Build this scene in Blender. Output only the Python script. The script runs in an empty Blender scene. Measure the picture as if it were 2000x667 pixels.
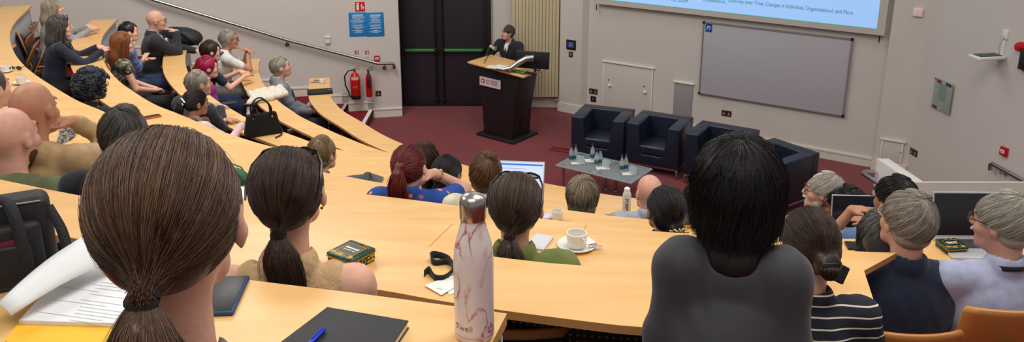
import bpy, bmesh, math, random
import numpy as np
from mathutils import Vector, Matrix, Euler
PI=math.pi
SC=bpy.context.scene
COL=SC.collection
# ------------------------------------------------------------ camera model
F=1700.; CY=220.; HC=4.35; PT=math.atan(540/1700.); CP=math.cos(PT); SP=math.sin(PT)
def ray(x,y):
    u=(x-1000)/F; v=(y-CY)/F
    return Vector((u,CP-v*SP,-SP-v*CP))
CAM=Vector((0,0,HC))
def P(x,y,z):
    d=ray(x,y); return CAM+d*((z-HC)/d.z)
def PD(x,y,dep): return CAM+ray(x,y)*dep
def PY(x,y,Y):
    d=ray(x,y); return CAM+d*(Y/d.y)
def hit(x,y,p0,n):
    d=ray(x,y); return CAM+d*((p0-CAM).dot(n)/d.dot(n))
cam=bpy.data.cameras.new('camera'); co=bpy.data.objects.new('camera',cam); COL.objects.link(co)
cam.sensor_width=36; cam.lens=36*F/2000; cam.shift_y=-(333.5-CY)/2000; cam.clip_start=.05
co.location=CAM; co.rotation_euler=(PI/2-PT,0,0); SC.camera=co
# ------------------------------------------------------------ materials
def hexs(r,g,b):
    f=lambda c:(c/255/12.92 if c/255<=.04045 else ((c/255+.055)/1.055)**2.4)
    return (f(r),f(g),f(b),1)
MATS={}
def mat(name,rgb,rough=.6,metal=0,var=0,vscale=8,bump=0,bscale=60,stretch=None,sss=0,coat=0,trans=0,emit=0,alpha=1,spec=.5,ior=1.45,sheen=0):
    if name in MATS: return MATS[name]
    m=bpy.data.materials.new(name); m.use_nodes=True; nt=m.node_tree; N=nt.nodes; L=nt.links
    b=N['Principled BSDF']; c=hexs(*rgb); b.inputs['Base Color'].default_value=c
    b.inputs['Roughness'].default_value=rough; b.inputs['Metallic'].default_value=metal
    b.inputs['Specular IOR Level'].default_value=spec; b.inputs['IOR'].default_value=ior
    if coat: b.inputs['Coat Weight'].default_value=coat; b.inputs['Coat Roughness'].default_value=.15
    if trans: b.inputs['Transmission Weight'].default_value=trans
    if sss:
        b.inputs['Subsurface Weight'].default_value=sss; b.inputs['Subsurface Radius'].default_value=(.01,.004,.002); b.inputs['Subsurface Scale'].default_value=.6
    if sheen: b.inputs['Sheen Weight'].default_value=sheen
    if emit: b.inputs['Emission Color'].default_value=c; b.inputs['Emission Strength'].default_value=emit
    if alpha<1: b.inputs['Alpha'].default_value=alpha
    tc=N.new('ShaderNodeTexCoord'); mp=N.new('ShaderNodeMapping'); L.new(tc.outputs['Object'],mp.inputs[0])
    if stretch: mp.inputs['Scale'].default_value=stretch
    if var:
        n=N.new('ShaderNodeTexNoise'); n.inputs['Scale'].default_value=vscale; n.inputs['Detail'].default_value=4
        L.new(mp.outputs[0],n.inputs[0])
        r=N.new('ShaderNodeValToRGB'); r.color_ramp.elements[0].position=.3; r.color_ramp.elements[1].position=.7
        r.color_ramp.elements[0].color=tuple(max(0,x*(1-var)) for x in c[:3])+(1,)
        r.color_ramp.elements[1].color=tuple(min(1,x*(1+var)) for x in c[:3])+(1,)
        L.new(n.outputs[0],r.inputs[0]); L.new(r.outputs[0],b.inputs['Base Color'])
    if bump:
        n=N.new('ShaderNodeTexNoise'); n.inputs['Scale'].default_value=bscale; n.inputs['Detail'].default_value=3
        L.new(mp.outputs[0],n.inputs[0]); q=N.new('ShaderNodeBump'); q.inputs['Strength'].default_value=bump; q.inputs['Distance'].default_value=.01
        L.new(n.outputs[0],q.inputs['Height']); L.new(q.outputs[0],b.inputs['Normal'])
    MATS[name]=m; return m
def bsdf(m): return m.node_tree.nodes['Principled BSDF']
def ramp_mat(name,stops,src,rough=.7,interp='CONSTANT',**k):
    """src(nt)->output socket driving a ramp"""
    if name in MATS: return MATS[name]
    m=mat(name,(128,128,128),rough,**k); nt=m.node_tree
    r=nt.nodes.new('ShaderNodeValToRGB'); r.color_ramp.interpolation=interp
    e=r.color_ramp.elements; e[0].position=stops[0][0]; e[0].color=hexs(*stops[0][1]); e[1].position=stops[1][0]; e[1].color=hexs(*stops[1][1])
    for p_,c_ in stops[2:]:
        x=e.new(p_); x.color=hexs(*c_)
    nt.links.new(src(nt),r.inputs[0]); nt.links.new(r.outputs[0],bsdf(m).inputs['Base Color']); return m
def s_noise(scale,detail=2,stretch=(1,1,1),rot=(0,0,0)):
    def f(nt):
        tc=nt.nodes.new('ShaderNodeTexCoord'); mp=nt.nodes.new('ShaderNodeMapping'); mp.inputs['Scale'].default_value=stretch; mp.inputs['Rotation'].default_value=rot
        nt.links.new(tc.outputs['Object'],mp.inputs[0]); n=nt.nodes.new('ShaderNodeTexNoise'); n.inputs['Scale'].default_value=scale; n.inputs['Detail'].default_value=detail
        nt.links.new(mp.outputs[0],n.inputs[0]); return n.outputs[0]
    return f
def s_vor(scale,out='Distance'):
    def f(nt):
        tc=nt.nodes.new('ShaderNodeTexCoord'); n=nt.nodes.new('ShaderNodeTexVoronoi'); n.inputs['Scale'].default_value=scale
        nt.links.new(tc.outputs['Object'],n.inputs[0]); return n.outputs[out]
    return f
def s_wave(scale,dist=0,rot=(0,0,0),direction='Z'):
    def f(nt):
        tc=nt.nodes.new('ShaderNodeTexCoord'); mp=nt.nodes.new('ShaderNodeMapping'); mp.inputs['Rotation'].default_value=rot
        nt.links.new(tc.outputs['Object'],mp.inputs[0]); n=nt.nodes.new('ShaderNodeTexWave'); n.bands_direction=direction; n.inputs['Scale'].default_value=scale; n.inputs['Distortion'].default_value=dist; n.inputs['Detail'].default_value=1; n.inputs['Detail Scale'].default_value=.5
        nt.links.new(mp.outputs[0],n.inputs[0]); return n.outputs['Fac']
    return f
# ------------------------------------------------------------ mesh building
def link(name,me,m,parent=None,smooth=False,loc=None,rz=None):
    if m is not None:
        if isinstance(m,(list,tuple)):
            for x in m: me.materials.append(x)
        else: me.materials.append(m)
    o=bpy.data.objects.new(name,me); COL.objects.link(o)
    if smooth: me.polygons.foreach_set('use_smooth',[True]*len(me.polygons))
    if parent: o.parent=parent
    if loc is not None: o.location=loc
    if rz is not None: o.rotation_euler=(0,0,rz)
    return o
class MB:
    def __init__(s): s.v=[]; s.f=[]; s.mi=[]; s.cur=0
    def add(s,vs,fs):
        n=len(s.v); s.v+= [tuple(q) for q in vs]; s.f+= [tuple(i+n for i in q) for q in fs]; s.mi+=[s.cur]*len(fs); return s
    def box(s,c,d,rz=0,R=None):
        M=R if R is not None else Matrix.Rotation(rz,3,'Z'); c=Vector(c)
        vs=[c+M@Vector((x*d[0]/2,y*d[1]/2,z*d[2]/2)) for x in(-1,1) for y in(-1,1) for z in(-1,1)]
        return s.add(vs,[(0,1,3,2),(4,6,7,5),(0,4,5,1),(2,3,7,6),(0,2,6,4),(1,5,7,3)])
    def prism(s,poly,z0,z1):
        n=len(poly); a=sum(poly[i][0]*poly[(i+1)%n][1]-poly[(i+1)%n][0]*poly[i][1] for i in range(n))
        if a<0: poly=poly[::-1]
        return s.add([(q[0],q[1],z0) for q in poly]+[(q[0],q[1],z1) for q in poly],
            [tuple(range(n))[::-1],tuple(range(n,2*n))]+[(i,(i+1)%n,n+(i+1)%n,n+i) for i in range(n)])
    def tube(s,pts,r,seg=10,caps=True):
        pts=[Vector(q) for q in pts]; n=len(pts); rs=r if isinstance(r,(list,tuple)) else [r]*n
        vs=[];prev=None
        for i,q in enumerate(pts):
            t=(pts[min(i+1,n-1)]-pts[max(i-1,0)]).normalized()
            if prev is None: a=t.orthogonal().normalized()
            else:
                a=prev-t*prev.dot(t)
                a=a.normalized() if a.length>1e-6 else t.orthogonal().normalized()
            prev=a; b=t.cross(a)
            for k in range(seg):
                w=2*PI*k/seg; vs.append(q+(a*math.cos(w)+b*math.sin(w))*rs[i])
        fs=[(i*seg+k,i*seg+(k+1)%seg,(i+1)*seg+(k+1)%seg,(i+1)*seg+k) for i in range(n-1) for k in range(seg)]
        if caps: fs+=[tuple(range(seg))[::-1],tuple((n-1)*seg+k for k in range(seg))]
        return s.add(vs,fs)
    def lathe(s,prof,c=(0,0,0),seg=24):
        vs=[];c=Vector(c);n=len(prof)
        for r,z in prof:
            for k in range(seg): w=2*PI*k/seg; vs.append((c.x+r*math.cos(w),c.y+r*math.sin(w),c.z+z))
        fs=[(i*seg+k,i*seg+(k+1)%seg,(i+1)*seg+(k+1)%seg,(i+1)*seg+k) for i in range(n-1) for k in range(seg)]
        if prof[0][0]>1e-5: fs.append(tuple(range(seg))[::-1])
        if prof[-1][0]>1e-5: fs.append(tuple((n-1)*seg+k for k in range(seg)))
        return s.add(vs,fs)
    def ball(s,c,r,seg=12):
        r=(r,r,r) if not isinstance(r,(tuple,list)) else r
        vs=[];n=seg//2+1
        for i in range(n):
            t=PI*i/(n-1)
            for k in range(seg): w=2*PI*k/seg; vs.append((c[0]+r[0]*math.sin(t)*math.cos(w),c[1]+r[1]*math.sin(t)*math.sin(w),c[2]-r[2]*math.cos(t)))
        return s.add(vs,[(i*seg+k,i*seg+(k+1)%seg,(i+1)*seg+(k+1)%seg,(i+1)*seg+k) for i in range(n-1) for k in range(seg)])
    def quad(s,a,b,c,d): return s.add([a,b,c,d],[(0,1,2,3)])
    def build(s,name,m,parent=None,smooth=False,bevel=0,loc=None,rz=None,solid=0,sub=0):
        me=bpy.data.meshes.new(name); me.from_pydata(s.v,[],s.f); me.update()
        o=link(name,me,m,parent,smooth,loc,rz)
        if len(set(s.mi))>1: me.polygons.foreach_set('material_index',s.mi)
        if smooth and not sub:
            try: me.set_sharp_from_angle(angle=math.radians(40))
            except Exception: pass
        if solid:
            q=o.modifiers.new('s','SOLIDIFY'); q.thickness=solid; q.offset=0
        if bevel:
            q=o.modifiers.new('b','BEVEL'); q.width=bevel; q.segments=3; q.limit_method='ANGLE'
            if hasattr(q,'harden_normals'): q.harden_normals=False
            me.polygons.foreach_set('use_smooth',[True]*len(me.polygons))
        if sub:
            q=o.modifiers.new('u','SUBSURF'); q.levels=sub; q.render_levels=sub
        return o
def emp(name,loc=(0,0,0),rz=0,s=1):
    o=bpy.data.objects.new(name,None); COL.objects.link(o); o.empty_display_size=.1
    o.location=loc; o.rotation_euler=(0,0,rz); o.scale=(s,s,s); return o
def tag(o,label,cat,group=None,kind=None):
    o['label']=label; o['category']=cat
    if group: o['group']=group
    if kind: o['kind']=kind
    return o
def struct(o): o['kind']='structure'; return o
def kids(o): return [c for c in bpy.data.objects if c.parent==o]
def dup(root,loc,rz=0,label=None,scale=None):
    def cp(o,par):
        c=o.copy(); COL.objects.link(c)
        if par: c.parent=par
        for ch in kids(o): cp(ch,c)
        return c
    r=cp(root,None); r.location=loc; r.rotation_euler=(0,0,rz)
    if label: r['label']=label
    if scale: r.scale=scale
    return r
def textmesh(name,body,m,size=.1,parent=None,align='LEFT',ext=.0008,shear=0,matrix=None,width=None,bold=0):
    cu=bpy.data.curves.new(name,'FONT'); cu.body=body; cu.size=size; cu.extrude=ext; cu.align_x=align; cu.shear=shear; cu.offset=bold
    t=bpy.data.objects.new('tmp',cu); COL.objects.link(t)
    dg=bpy.context.evaluated_depsgraph_get(); me=bpy.data.meshes.new_from_object(t.evaluated_get(dg)); bpy.data.objects.remove(t)
    me.name=name
    if width:
        xs=[v.co.x for v in me.vertices]; w=max(xs)-min(xs); k=width/w
        for v in me.vertices: v.co.x*=k
    o=link(name,me,m,parent)
    if matrix is not None: o.matrix_local=matrix
    return o
def frame(o,xa,ya):
    """matrix with x axis xa, y axis ya, origin o"""
    xa=Vector(xa).normalized(); ya=Vector(ya); ya=(ya-xa*ya.dot(xa)).normalized(); za=xa.cross(ya)
    M=Matrix((xa,ya,za)).transposed().to_4x4(); M.translation=o; return M
def spline(pts,n=8):
    """Catmull-Rom through 2D/3D points"""
    A=[np.array(q,float) for q in pts]; out=[]
    for i in range(len(A)-1):
        p0=A[i-1] if i else 2*A[0]-A[1]; p1=A[i]; p2=A[i+1]; p3=A[i+2] if i+2<len(A) else 2*A[-1]-A[-2]
        for k in range(n):
            t=k/n; out.append(.5*((2*p1)+(-p0+p2)*t+(2*p0-5*p1+4*p2-p3)*t*t+(-p0+3*p1-3*p2+p3)*t**3))
    out.append(A[-1]); return out
# ------------------------------------------------------------ distance-field sculpting for figures
def rotx(a): return np.array(Matrix.Rotation(a,3,'X'))
class SDF:
    def __init__(s,lo,hi,h):
        s.h=h; s.lo=np.array(lo,float); s.n=np.maximum(4,np.ceil((np.array(hi)-s.lo)/h).astype(int)+1)
        s.F=np.full(s.n,1.,np.float32); s.ax=[(s.lo[i]+h*np.arange(s.n[i])).astype(np.float32) for i in range(3)]
    def sl(s,lo,hi):
        r=[]
        for i in range(3):
            a=int(max(0,math.floor((lo[i]-s.lo[i])/s.h))); b=int(min(s.n[i],math.ceil((hi[i]-s.lo[i])/s.h)+1))
            if b<=a: return None
            r.append(slice(a,b))
        return tuple(r)
    def grid(s,q): return s.ax[0][q[0]][:,None,None],s.ax[1][q[1]][None,:,None],s.ax[2][q[2]][None,None,:]
    def comb(s,q,d,k,mode):
        A=s.F[q]; d=d.astype(np.float32)
        if mode=='sub': A=-A
        elif mode=='int': A=-A; d=-d
        if k>0:
            hh=np.clip(.5+.5*(d-A)/k,0,1) if mode=='add' else None
            if mode=='add': s.F[q]=d*(1-hh)+A*hh-k*hh*(1-hh)
            else:
                hh=np.clip(.5+.5*(d-A)/k,0,1); r=d*(1-hh)+A*hh-k*hh*(1-hh); s.F[q]=-r
        else: s.F[q]=np.minimum(A,d) if mode=='add' else -np.minimum(A,d)
    def cone(s,a,b,ra,rb=None,k=.02,mode='add'):
        rb=ra if rb is None else rb; a=np.array(a,float); b=np.array(b,float); R=max(ra,rb)+k+2.5*s.h
        q=s.sl(np.minimum(a,b)-R,np.maximum(a,b)+R)
        if q is None: return
        X,Y,Z=s.grid(q); ab=b-a; L=max(1e-9,ab@ab)
        t=np.clip(((X-a[0])*ab[0]+(Y-a[1])*ab[1]+(Z-a[2])*ab[2])/L,0,1)
        d=np.sqrt((X-a[0]-t*ab[0])**2+(Y-a[1]-t*ab[1])**2+(Z-a[2]-t*ab[2])**2)-(ra+t*(rb-ra))
        s.comb(q,d,k,mode)
    def chain(s,pts,rs,k=.02):
        for i in range(len(pts)-1): s.cone(pts[i],pts[i+1],rs[i],rs[i+1],k)
    def ell(s,c,r,k=.02,R=None,mode='add',disp=None):
        c=np.array(c,float); r=np.array(r,float); B=max(r)+k+2.5*s.h+(.03 if disp else 0)
        q=s.sl(c-B,c+B)
        if q is None: return
        X,Y,Z=s.grid(q); x=X-c[0];y=Y-c[1];z=Z-c[2]
        if R is not None: x,y,z=(R[0,0]*x+R[1,0]*y+R[2,0]*z),(R[0,1]*x+R[1,1]*y+R[2,1]*z),(R[0,2]*x+R[1,2]*y+R[2,2]*z)
        k0=np.sqrt((x/r[0])**2+(y/r[1])**2+(z/r[2])**2); k1=np.sqrt((x/r[0]**2)**2+(y/r[1]**2)**2+(z/r[2]**2)**2)+1e-9
        d=k0*(k0-1)/k1
        if disp: d=d+disp(x,y,z)
        s.comb(q,d,k,mode)
    def plane_cut(s,p,n,k=0):
        """remove the side n points to"""
        q=tuple(slice(0,m) for m in s.n); X,Y,Z=s.grid(q)
        d=(X-p[0])*n[0]+(Y-p[1])*n[1]+(Z-p[2])*n[2]
        s.comb(q,d+0*s.F,k,'int')
    def mesh(s):
        F=s.F; F[0]=1;F[-1]=1;F[:,0]=1;F[:,-1]=1;F[:,:,0]=1;F[:,:,-1]=1
        S=F<0
        C=np.zeros(s.n-1,np.uint8); nx,ny,nz=s.n
        for i in(0,1):
            for j in(0,1):
                for k in(0,1): C+=S[i:nx-1+i,j:ny-1+j,k:nz-1+k]
        act=(C>0)&(C<8); idx=np.argwhere(act)
        if len(idx)==0: return np.zeros((0,3)),np.zeros((0,4),int)
        M=-np.ones(act.shape,np.int32); M[tuple(idx.T)]=np.arange(len(idx))
        acc=np.zeros((len(idx),3)); cnt=np.zeros(len(idx))
        cs=[(i,j,k) for i in(0,1) for j in(0,1) for k in(0,1)]
        for a in cs:
            for ax in range(3):
                if a[ax]: continue
                b=list(a); b[ax]=1
                fa=F[idx[:,0]+a[0],idx[:,1]+a[1],idx[:,2]+a[2]]; fb=F[idx[:,0]+b[0],idx[:,1]+b[1],idx[:,2]+b[2]]
                m=(fa<0)!=(fb<0); t=np.where(m,fa/np.where(m,fa-fb,1),0)
                pt=np.tile(np.array(a,float),(len(idx),1)); pt[:,ax]+=t
                acc+=pt*m[:,None]; cnt+=m
        V=(idx+acc/cnt[:,None])*s.h+s.lo
        quads=[]
        for ax in range(3):
            o1,o2=[(1,2),(2,0),(0,1)][ax]
            sl0=[slice(1,None)]*3; sl1=[slice(1,None)]*3
            A=[slice(1,n-1) for n in s.n]; A[ax]=slice(0,s.n[ax]-1); B=list(A); B[ax]=slice(1,s.n[ax])
            sa=S[tuple(A)]; sb=S[tuple(B)]; e=np.argwhere(sa!=sb)
            if len(e)==0: continue
            flip=sa[tuple(e.T)]
            base=e.copy(); base[:,o1]+=1; base[:,o2]+=1
            def g(d1,d2):
                q=base.copy(); q[:,o1]-=d1; q[:,o2]-=d2; return M[tuple(q.T)]
            Q=np.stack([g(1,1),g(0,1),g(0,0),g(1,0)],1); Q[~flip]=Q[~flip][:,::-1]; quads.append(Q)
        return V,np.concatenate(quads)
def npmesh(name,V,Q,smooth=True):
    me=bpy.data.meshes.new(name); n=len(V); f=len(Q); c=Q.shape[1] if f else 4
    me.vertices.add(n); me.vertices.foreach_set('co',np.asarray(V,np.float32).ravel())
    me.loops.add(f*c); me.loops.foreach_set('vertex_index',Q.astype(np.int32).ravel())
    me.polygons.add(f); me.polygons.foreach_set('loop_start',np.arange(0,f*c,c,dtype=np.int32))
    me.polygons.foreach_set('loop_total',np.full(f,c,np.int32)); me.update(calc_edges=True)
    if smooth: me.polygons.foreach_set('use_smooth',np.ones(f,bool))
    return me
def smooth_np(V,Q,it=1,lam=.5):
    for _ in range(it):
        A=np.zeros_like(V); c=np.zeros(len(V))
        for i in range(4):
            for j in (1,3):
                np.add.at(A,Q[:,i],V[Q[:,(i+j)%4]]); np.add.at(c,Q[:,i],1)
        V=V*(1-lam)+lam*A/np.maximum(c,1)[:,None]
    return V
def sdfobj(name,S,m,parent,sm=1):
    V,Q=S.mesh()
    if len(V)==0: return None
    V=smooth_np(V,Q,sm)
    return link(name,npmesh(name,V,Q),m,parent)
def strands_arr(Pp,R):
    """Pp (S,m,3) R (S,m) -> verts, quads : three-sided tubes"""
    S,m,_=Pp.shape; T=np.gradient(Pp,axis=1); T/=np.linalg.norm(T,axis=2,keepdims=True)+1e-9
    ref=np.array([.31,.2,.93]); A=np.cross(T,ref); A/=np.linalg.norm(A,axis=2,keepdims=True)+1e-9; B=np.cross(T,A)
    vs=[]
    for k in range(3):
        w=2*PI*k/3; vs.append(Pp+(A*math.cos(w)+B*math.sin(w))*R[...,None])
    V=np.stack(vs,2).reshape(-1,3)
    s=np.arange(S)[:,None,None]*m*3; j=np.arange(m-1)[None,:,None]*3; k=np.arange(3)[None,None,:]
    a=s+j+k; b=s+j+(k+1)%3; Q=np.stack([a,b,b+3,a+3],-1).reshape(-1,4)
    return V,Q
# ------------------------------------------------------------ hair
def slerp(a,b,t):
    """a (S,3), b(3,), t(m,)"""
    b=np.broadcast_to(b,a.shape); c=np.clip((a*b).sum(1),-1,1); w=np.arccos(c)+1e-5
    s=np.sin(w); return (np.sin((1-t)[None,:]*w[:,None])/s[:,None])[...,None]*a[:,None,:]+(np.sin(t[None,:]*w[:,None])/s[:,None])[...,None]*b[:,None,:]
HCN=np.array([0,-.012,.022]); 
def nrm(v): v=np.array(v,float); return v/np.linalg.norm(v)
def flow_pony(rng,n,rad,thick,tie,L,wid,sr,curve=0,m=14,wavy=.3):
    rad=np.array(rad); out=[]
    fx=nrm((0,.86,-.5)); e1=np.array([1.,0,0]); e2=np.cross(fx,e1)
    ph=rng.uniform(0,2*PI,n); a0=np.radians(rng.uniform(50,105,n)**1.0)
    d0=np.cos(a0)[:,None]*fx+np.sin(a0)[:,None]*(np.cos(ph)[:,None]*e1+np.sin(ph)[:,None]*e2)
    tie=np.array(tie); dt=nrm((tie-HCN)/rad); t=np.linspace(0,1,m)
    D=slerp(d0,dt,t); D/=np.linalg.norm(D,axis=2,keepdims=True)
    off=1+thick*rng.uniform(-.3,1,n)[:,None]*(np.sin(PI*np.clip(t*1.1,0,1))[None,:]*.6+.4)
    clump=.008*np.sin(ph*23+t[None,:].T.ravel().mean()*3)
    Pp=HCN+D*rad*(off+clump[:,None])[...,None]
    w=np.clip((t-.82)/.18,0,1); w=(w*w*(3-2*w))[None,:,None]
    tp=tie+rng.normal(0,.005,(n,1,3)); Pp=Pp*(1-w)+tp*w
    Pp+=rng.normal(0,.0010,(n,1,3))
    p3=rng.uniform(0,6.28,(n,1)); fq=rng.uniform(3,8,(n,1)); Pp[...,0]+=.0016*np.sin(t[None,:]*fq+p3)*(1-w[...,0]); Pp[...,2]+=.0014*np.cos(t[None,:]*fq*1.3+p3)*(1-w[...,0])
    R=np.full((n,m),sr)*np.where(t>.97,.8,1)[None,:]
    out.append((Pp,R))
    n2=int(n*.45); t=np.linspace(0,1,m)
    ang=rng.uniform(0,2*PI,n2); rr=np.sqrt(rng.uniform(0,1,n2)); ox=rr*np.cos(ang); oy=rr*np.sin(ang)
    ro=.011+(wid-.011)*np.clip(t*3.2,0,1)**.8*(1-.75*np.clip((t-.55)/.45,0,1)**1.5)
    LL=L*rng.uniform(.75,1.02,n2)
    cx=curve*t**1.3
    ph2=rng.uniform(0,6.28,n2)
    x=tie[0]+cx[None,:]+ox[:,None]*ro+.008*wavy*np.sin(t[None,:]*7+ph2[:,None])
    y=tie[1]-.028*np.sin(np.clip(t*2.2,0,1)*PI/2)[None,:]+oy[:,None]*ro*.6+.006*wavy*np.cos(t[None,:]*6+ph2[:,None])
    z=tie[2]-.004-LL[:,None]*t[None,:]
    out.append((np.stack([x+0*z,y+0*z,z],2),np.full((n2,m),sr)*(1-.6*t**3)[None,:]))
    return out
def flow_down(rng,n,rad,thick,sr,drop=.0,thmax=100,bang=60,seglen=999,crown=(0,-.35,1),m=14,inward=0,lift=0,facew=.55,swirl=0.,wavy=0.,crownx=None,messy=.0009,back=0):
    rad=np.array(rad); c=nrm(crown); e1=nrm(np.cross(c,(0,1,0))) ; e2=np.cross(e1,c)
    ph=rng.uniform(0,2*PI,n)
    th1=np.radians(thmax)*np.ones(n)
    dirh=np.cos(ph)[:,None]*e1+np.sin(ph)[:,None]*e2
    front=dirh[:,1]>facew
    th1=np.where(front,np.radians(bang),th1)
    if seglen<900:
        s=np.sqrt(rng.uniform(0,1,n))*(th1-.1); e=np.minimum(s+np.radians(seglen)*rng.uniform(.7,1.3,n),th1+.05)
    else: s=np.radians(rng.uniform(2,40,n)); e=th1
    t=np.linspace(0,1,m)
    cut=.72 if drop>0 else 1.
    tt=np.clip(t/cut,0,1)
    th=s[:,None]+(e-s)[:,None]*tt[None,:]
    phh=ph[:,None]+swirl*th
    D=np.cos(th)[...,None]*c+np.sin(th)[...,None]*(np.cos(phh)[...,None]*e1+np.sin(phh)[...,None]*e2)
    off=1+thick*rng.uniform(-.3,1,n)[:,None]+lift*t[None,:]+.012*np.sin(ph*19)[:,None]
    Pp=HCN+D*rad*off[...,None]
    if drop>0:
        q=np.clip((t-cut)/(1-cut),0,1); dl=drop*rng.uniform(.8,1.03,n)*np.where(front,.15,1)
        Pp[...,2]-=dl[:,None]*q[None,:]
        cen=HCN[:2]
        k=(1-inward*q**1.5)[None,:]
        Pp[...,0]=cen[0]+(Pp[...,0]-cen[0])*k; Pp[...,1]=cen[1]+(Pp[...,1]-cen[1])*k-back*q[None,:]
    if wavy:
        p2=rng.uniform(0,6.28,n)
        Pp[...,0]+=wavy*np.sin(t[None,:]*9+p2[:,None])*t; Pp[...,1]+=wavy*np.cos(t[None,:]*9+p2[:,None])*t
    Pp+=rng.normal(0,messy,(n,1,3))
    return [(Pp,np.full((n,m),sr)*(1-.5*t**3)[None,:])]
def flow_curl(rng,n,rad,sr,amp=.012,L=.05,m=14):
    rad=np.array(rad); d=rng.normal(0,1,(n,3)); d/=np.linalg.norm(d,axis=1,keepdims=True)
    keep=~((d[:,1]>.35)&(d[:,2]<.35))&(d[:,2]>-.75); d=d[keep]; n=len(d)
    t=np.linspace(0,1,m); b=HCN+d*rad*.93
    g=d.copy(); g[:,2]-=.6; g/=np.linalg.norm(g,axis=1,keepdims=True)
    Pp=b[:,None,:]+g[:,None,:]*(L*t)[None,:,None]+d[:,None,:]*(.02*np.sin(t*PI))[None,:,None]
    p=rng.uniform(0,6.28,n); A=np.cross(g,[.3,.2,.9]); A/=np.linalg.norm(A,axis=1,keepdims=True); B=np.cross(g,A)
    w=t[None,:]*14+p[:,None]
    Pp=Pp+amp*(np.cos(w)[...,None]*A[:,None]+np.sin(w)[...,None]*B[:,None])
    return [(Pp,np.full((n,m),sr))]
def hairmat(name,rgb,rgb2,rough=.38):
    if name in MATS: return MATS[name]
    m=mat(name,rgb,rough,spec=.5); nt=m.node_tree
    at=nt.nodes.new('ShaderNodeAttribute'); at.attribute_name='rnd'
    r=nt.nodes.new('ShaderNodeValToRGB'); r.color_ramp.elements[0].color=hexs(*rgb); r.color_ramp.elements[1].color=hexs(*rgb2)
    r.color_ramp.elements[0].position=.15; r.color_ramp.elements[1].position=.95
    nt.links.new(at.outputs['Fac'],r.inputs[0]); nt.links.new(r.outputs[0],bsdf(m).inputs['Base Color'])
    tc=nt.nodes.new('ShaderNodeTexCoord'); n=nt.nodes.new('ShaderNodeTexNoise'); n.inputs['Scale'].default_value=90
    mp=nt.nodes.new('ShaderNodeMapping'); mp.inputs['Scale'].default_value=(1,1,.15); nt.links.new(tc.outputs['Object'],mp.inputs[0])
    nt.links.new(mp.outputs[0],n.inputs[0]); q=nt.nodes.new('ShaderNodeBump'); q.inputs['Strength'].default_value=.4; q.inputs['Distance'].default_value=.004
    nt.links.new(n.outputs[0],q.inputs['Height']); nt.links.new(q.outputs[0],bsdf(m).inputs['Normal'])
    return m
# ------------------------------------------------------------ people
def cloth(name,rgb,rough=.85,var=.12,vscale=25,bump=.35,bscale=12,**k):
    return mat('cloth_'+name,rgb,rough,var=var,vscale=vscale,bump=bump,bscale=bscale,sheen=.15,**k)
SK={'fair':(226,174,150),'pink':(214,162,142),'tan':(184,130,102),'brown':(130,84,62),'olive':(196,146,116),'pale':(208,165,145)}
def skin(k): return mat('skin_'+k,SK[k],.5,var=.07,vscale=30,bump=.12,bscale=140,sss=.12)
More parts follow.
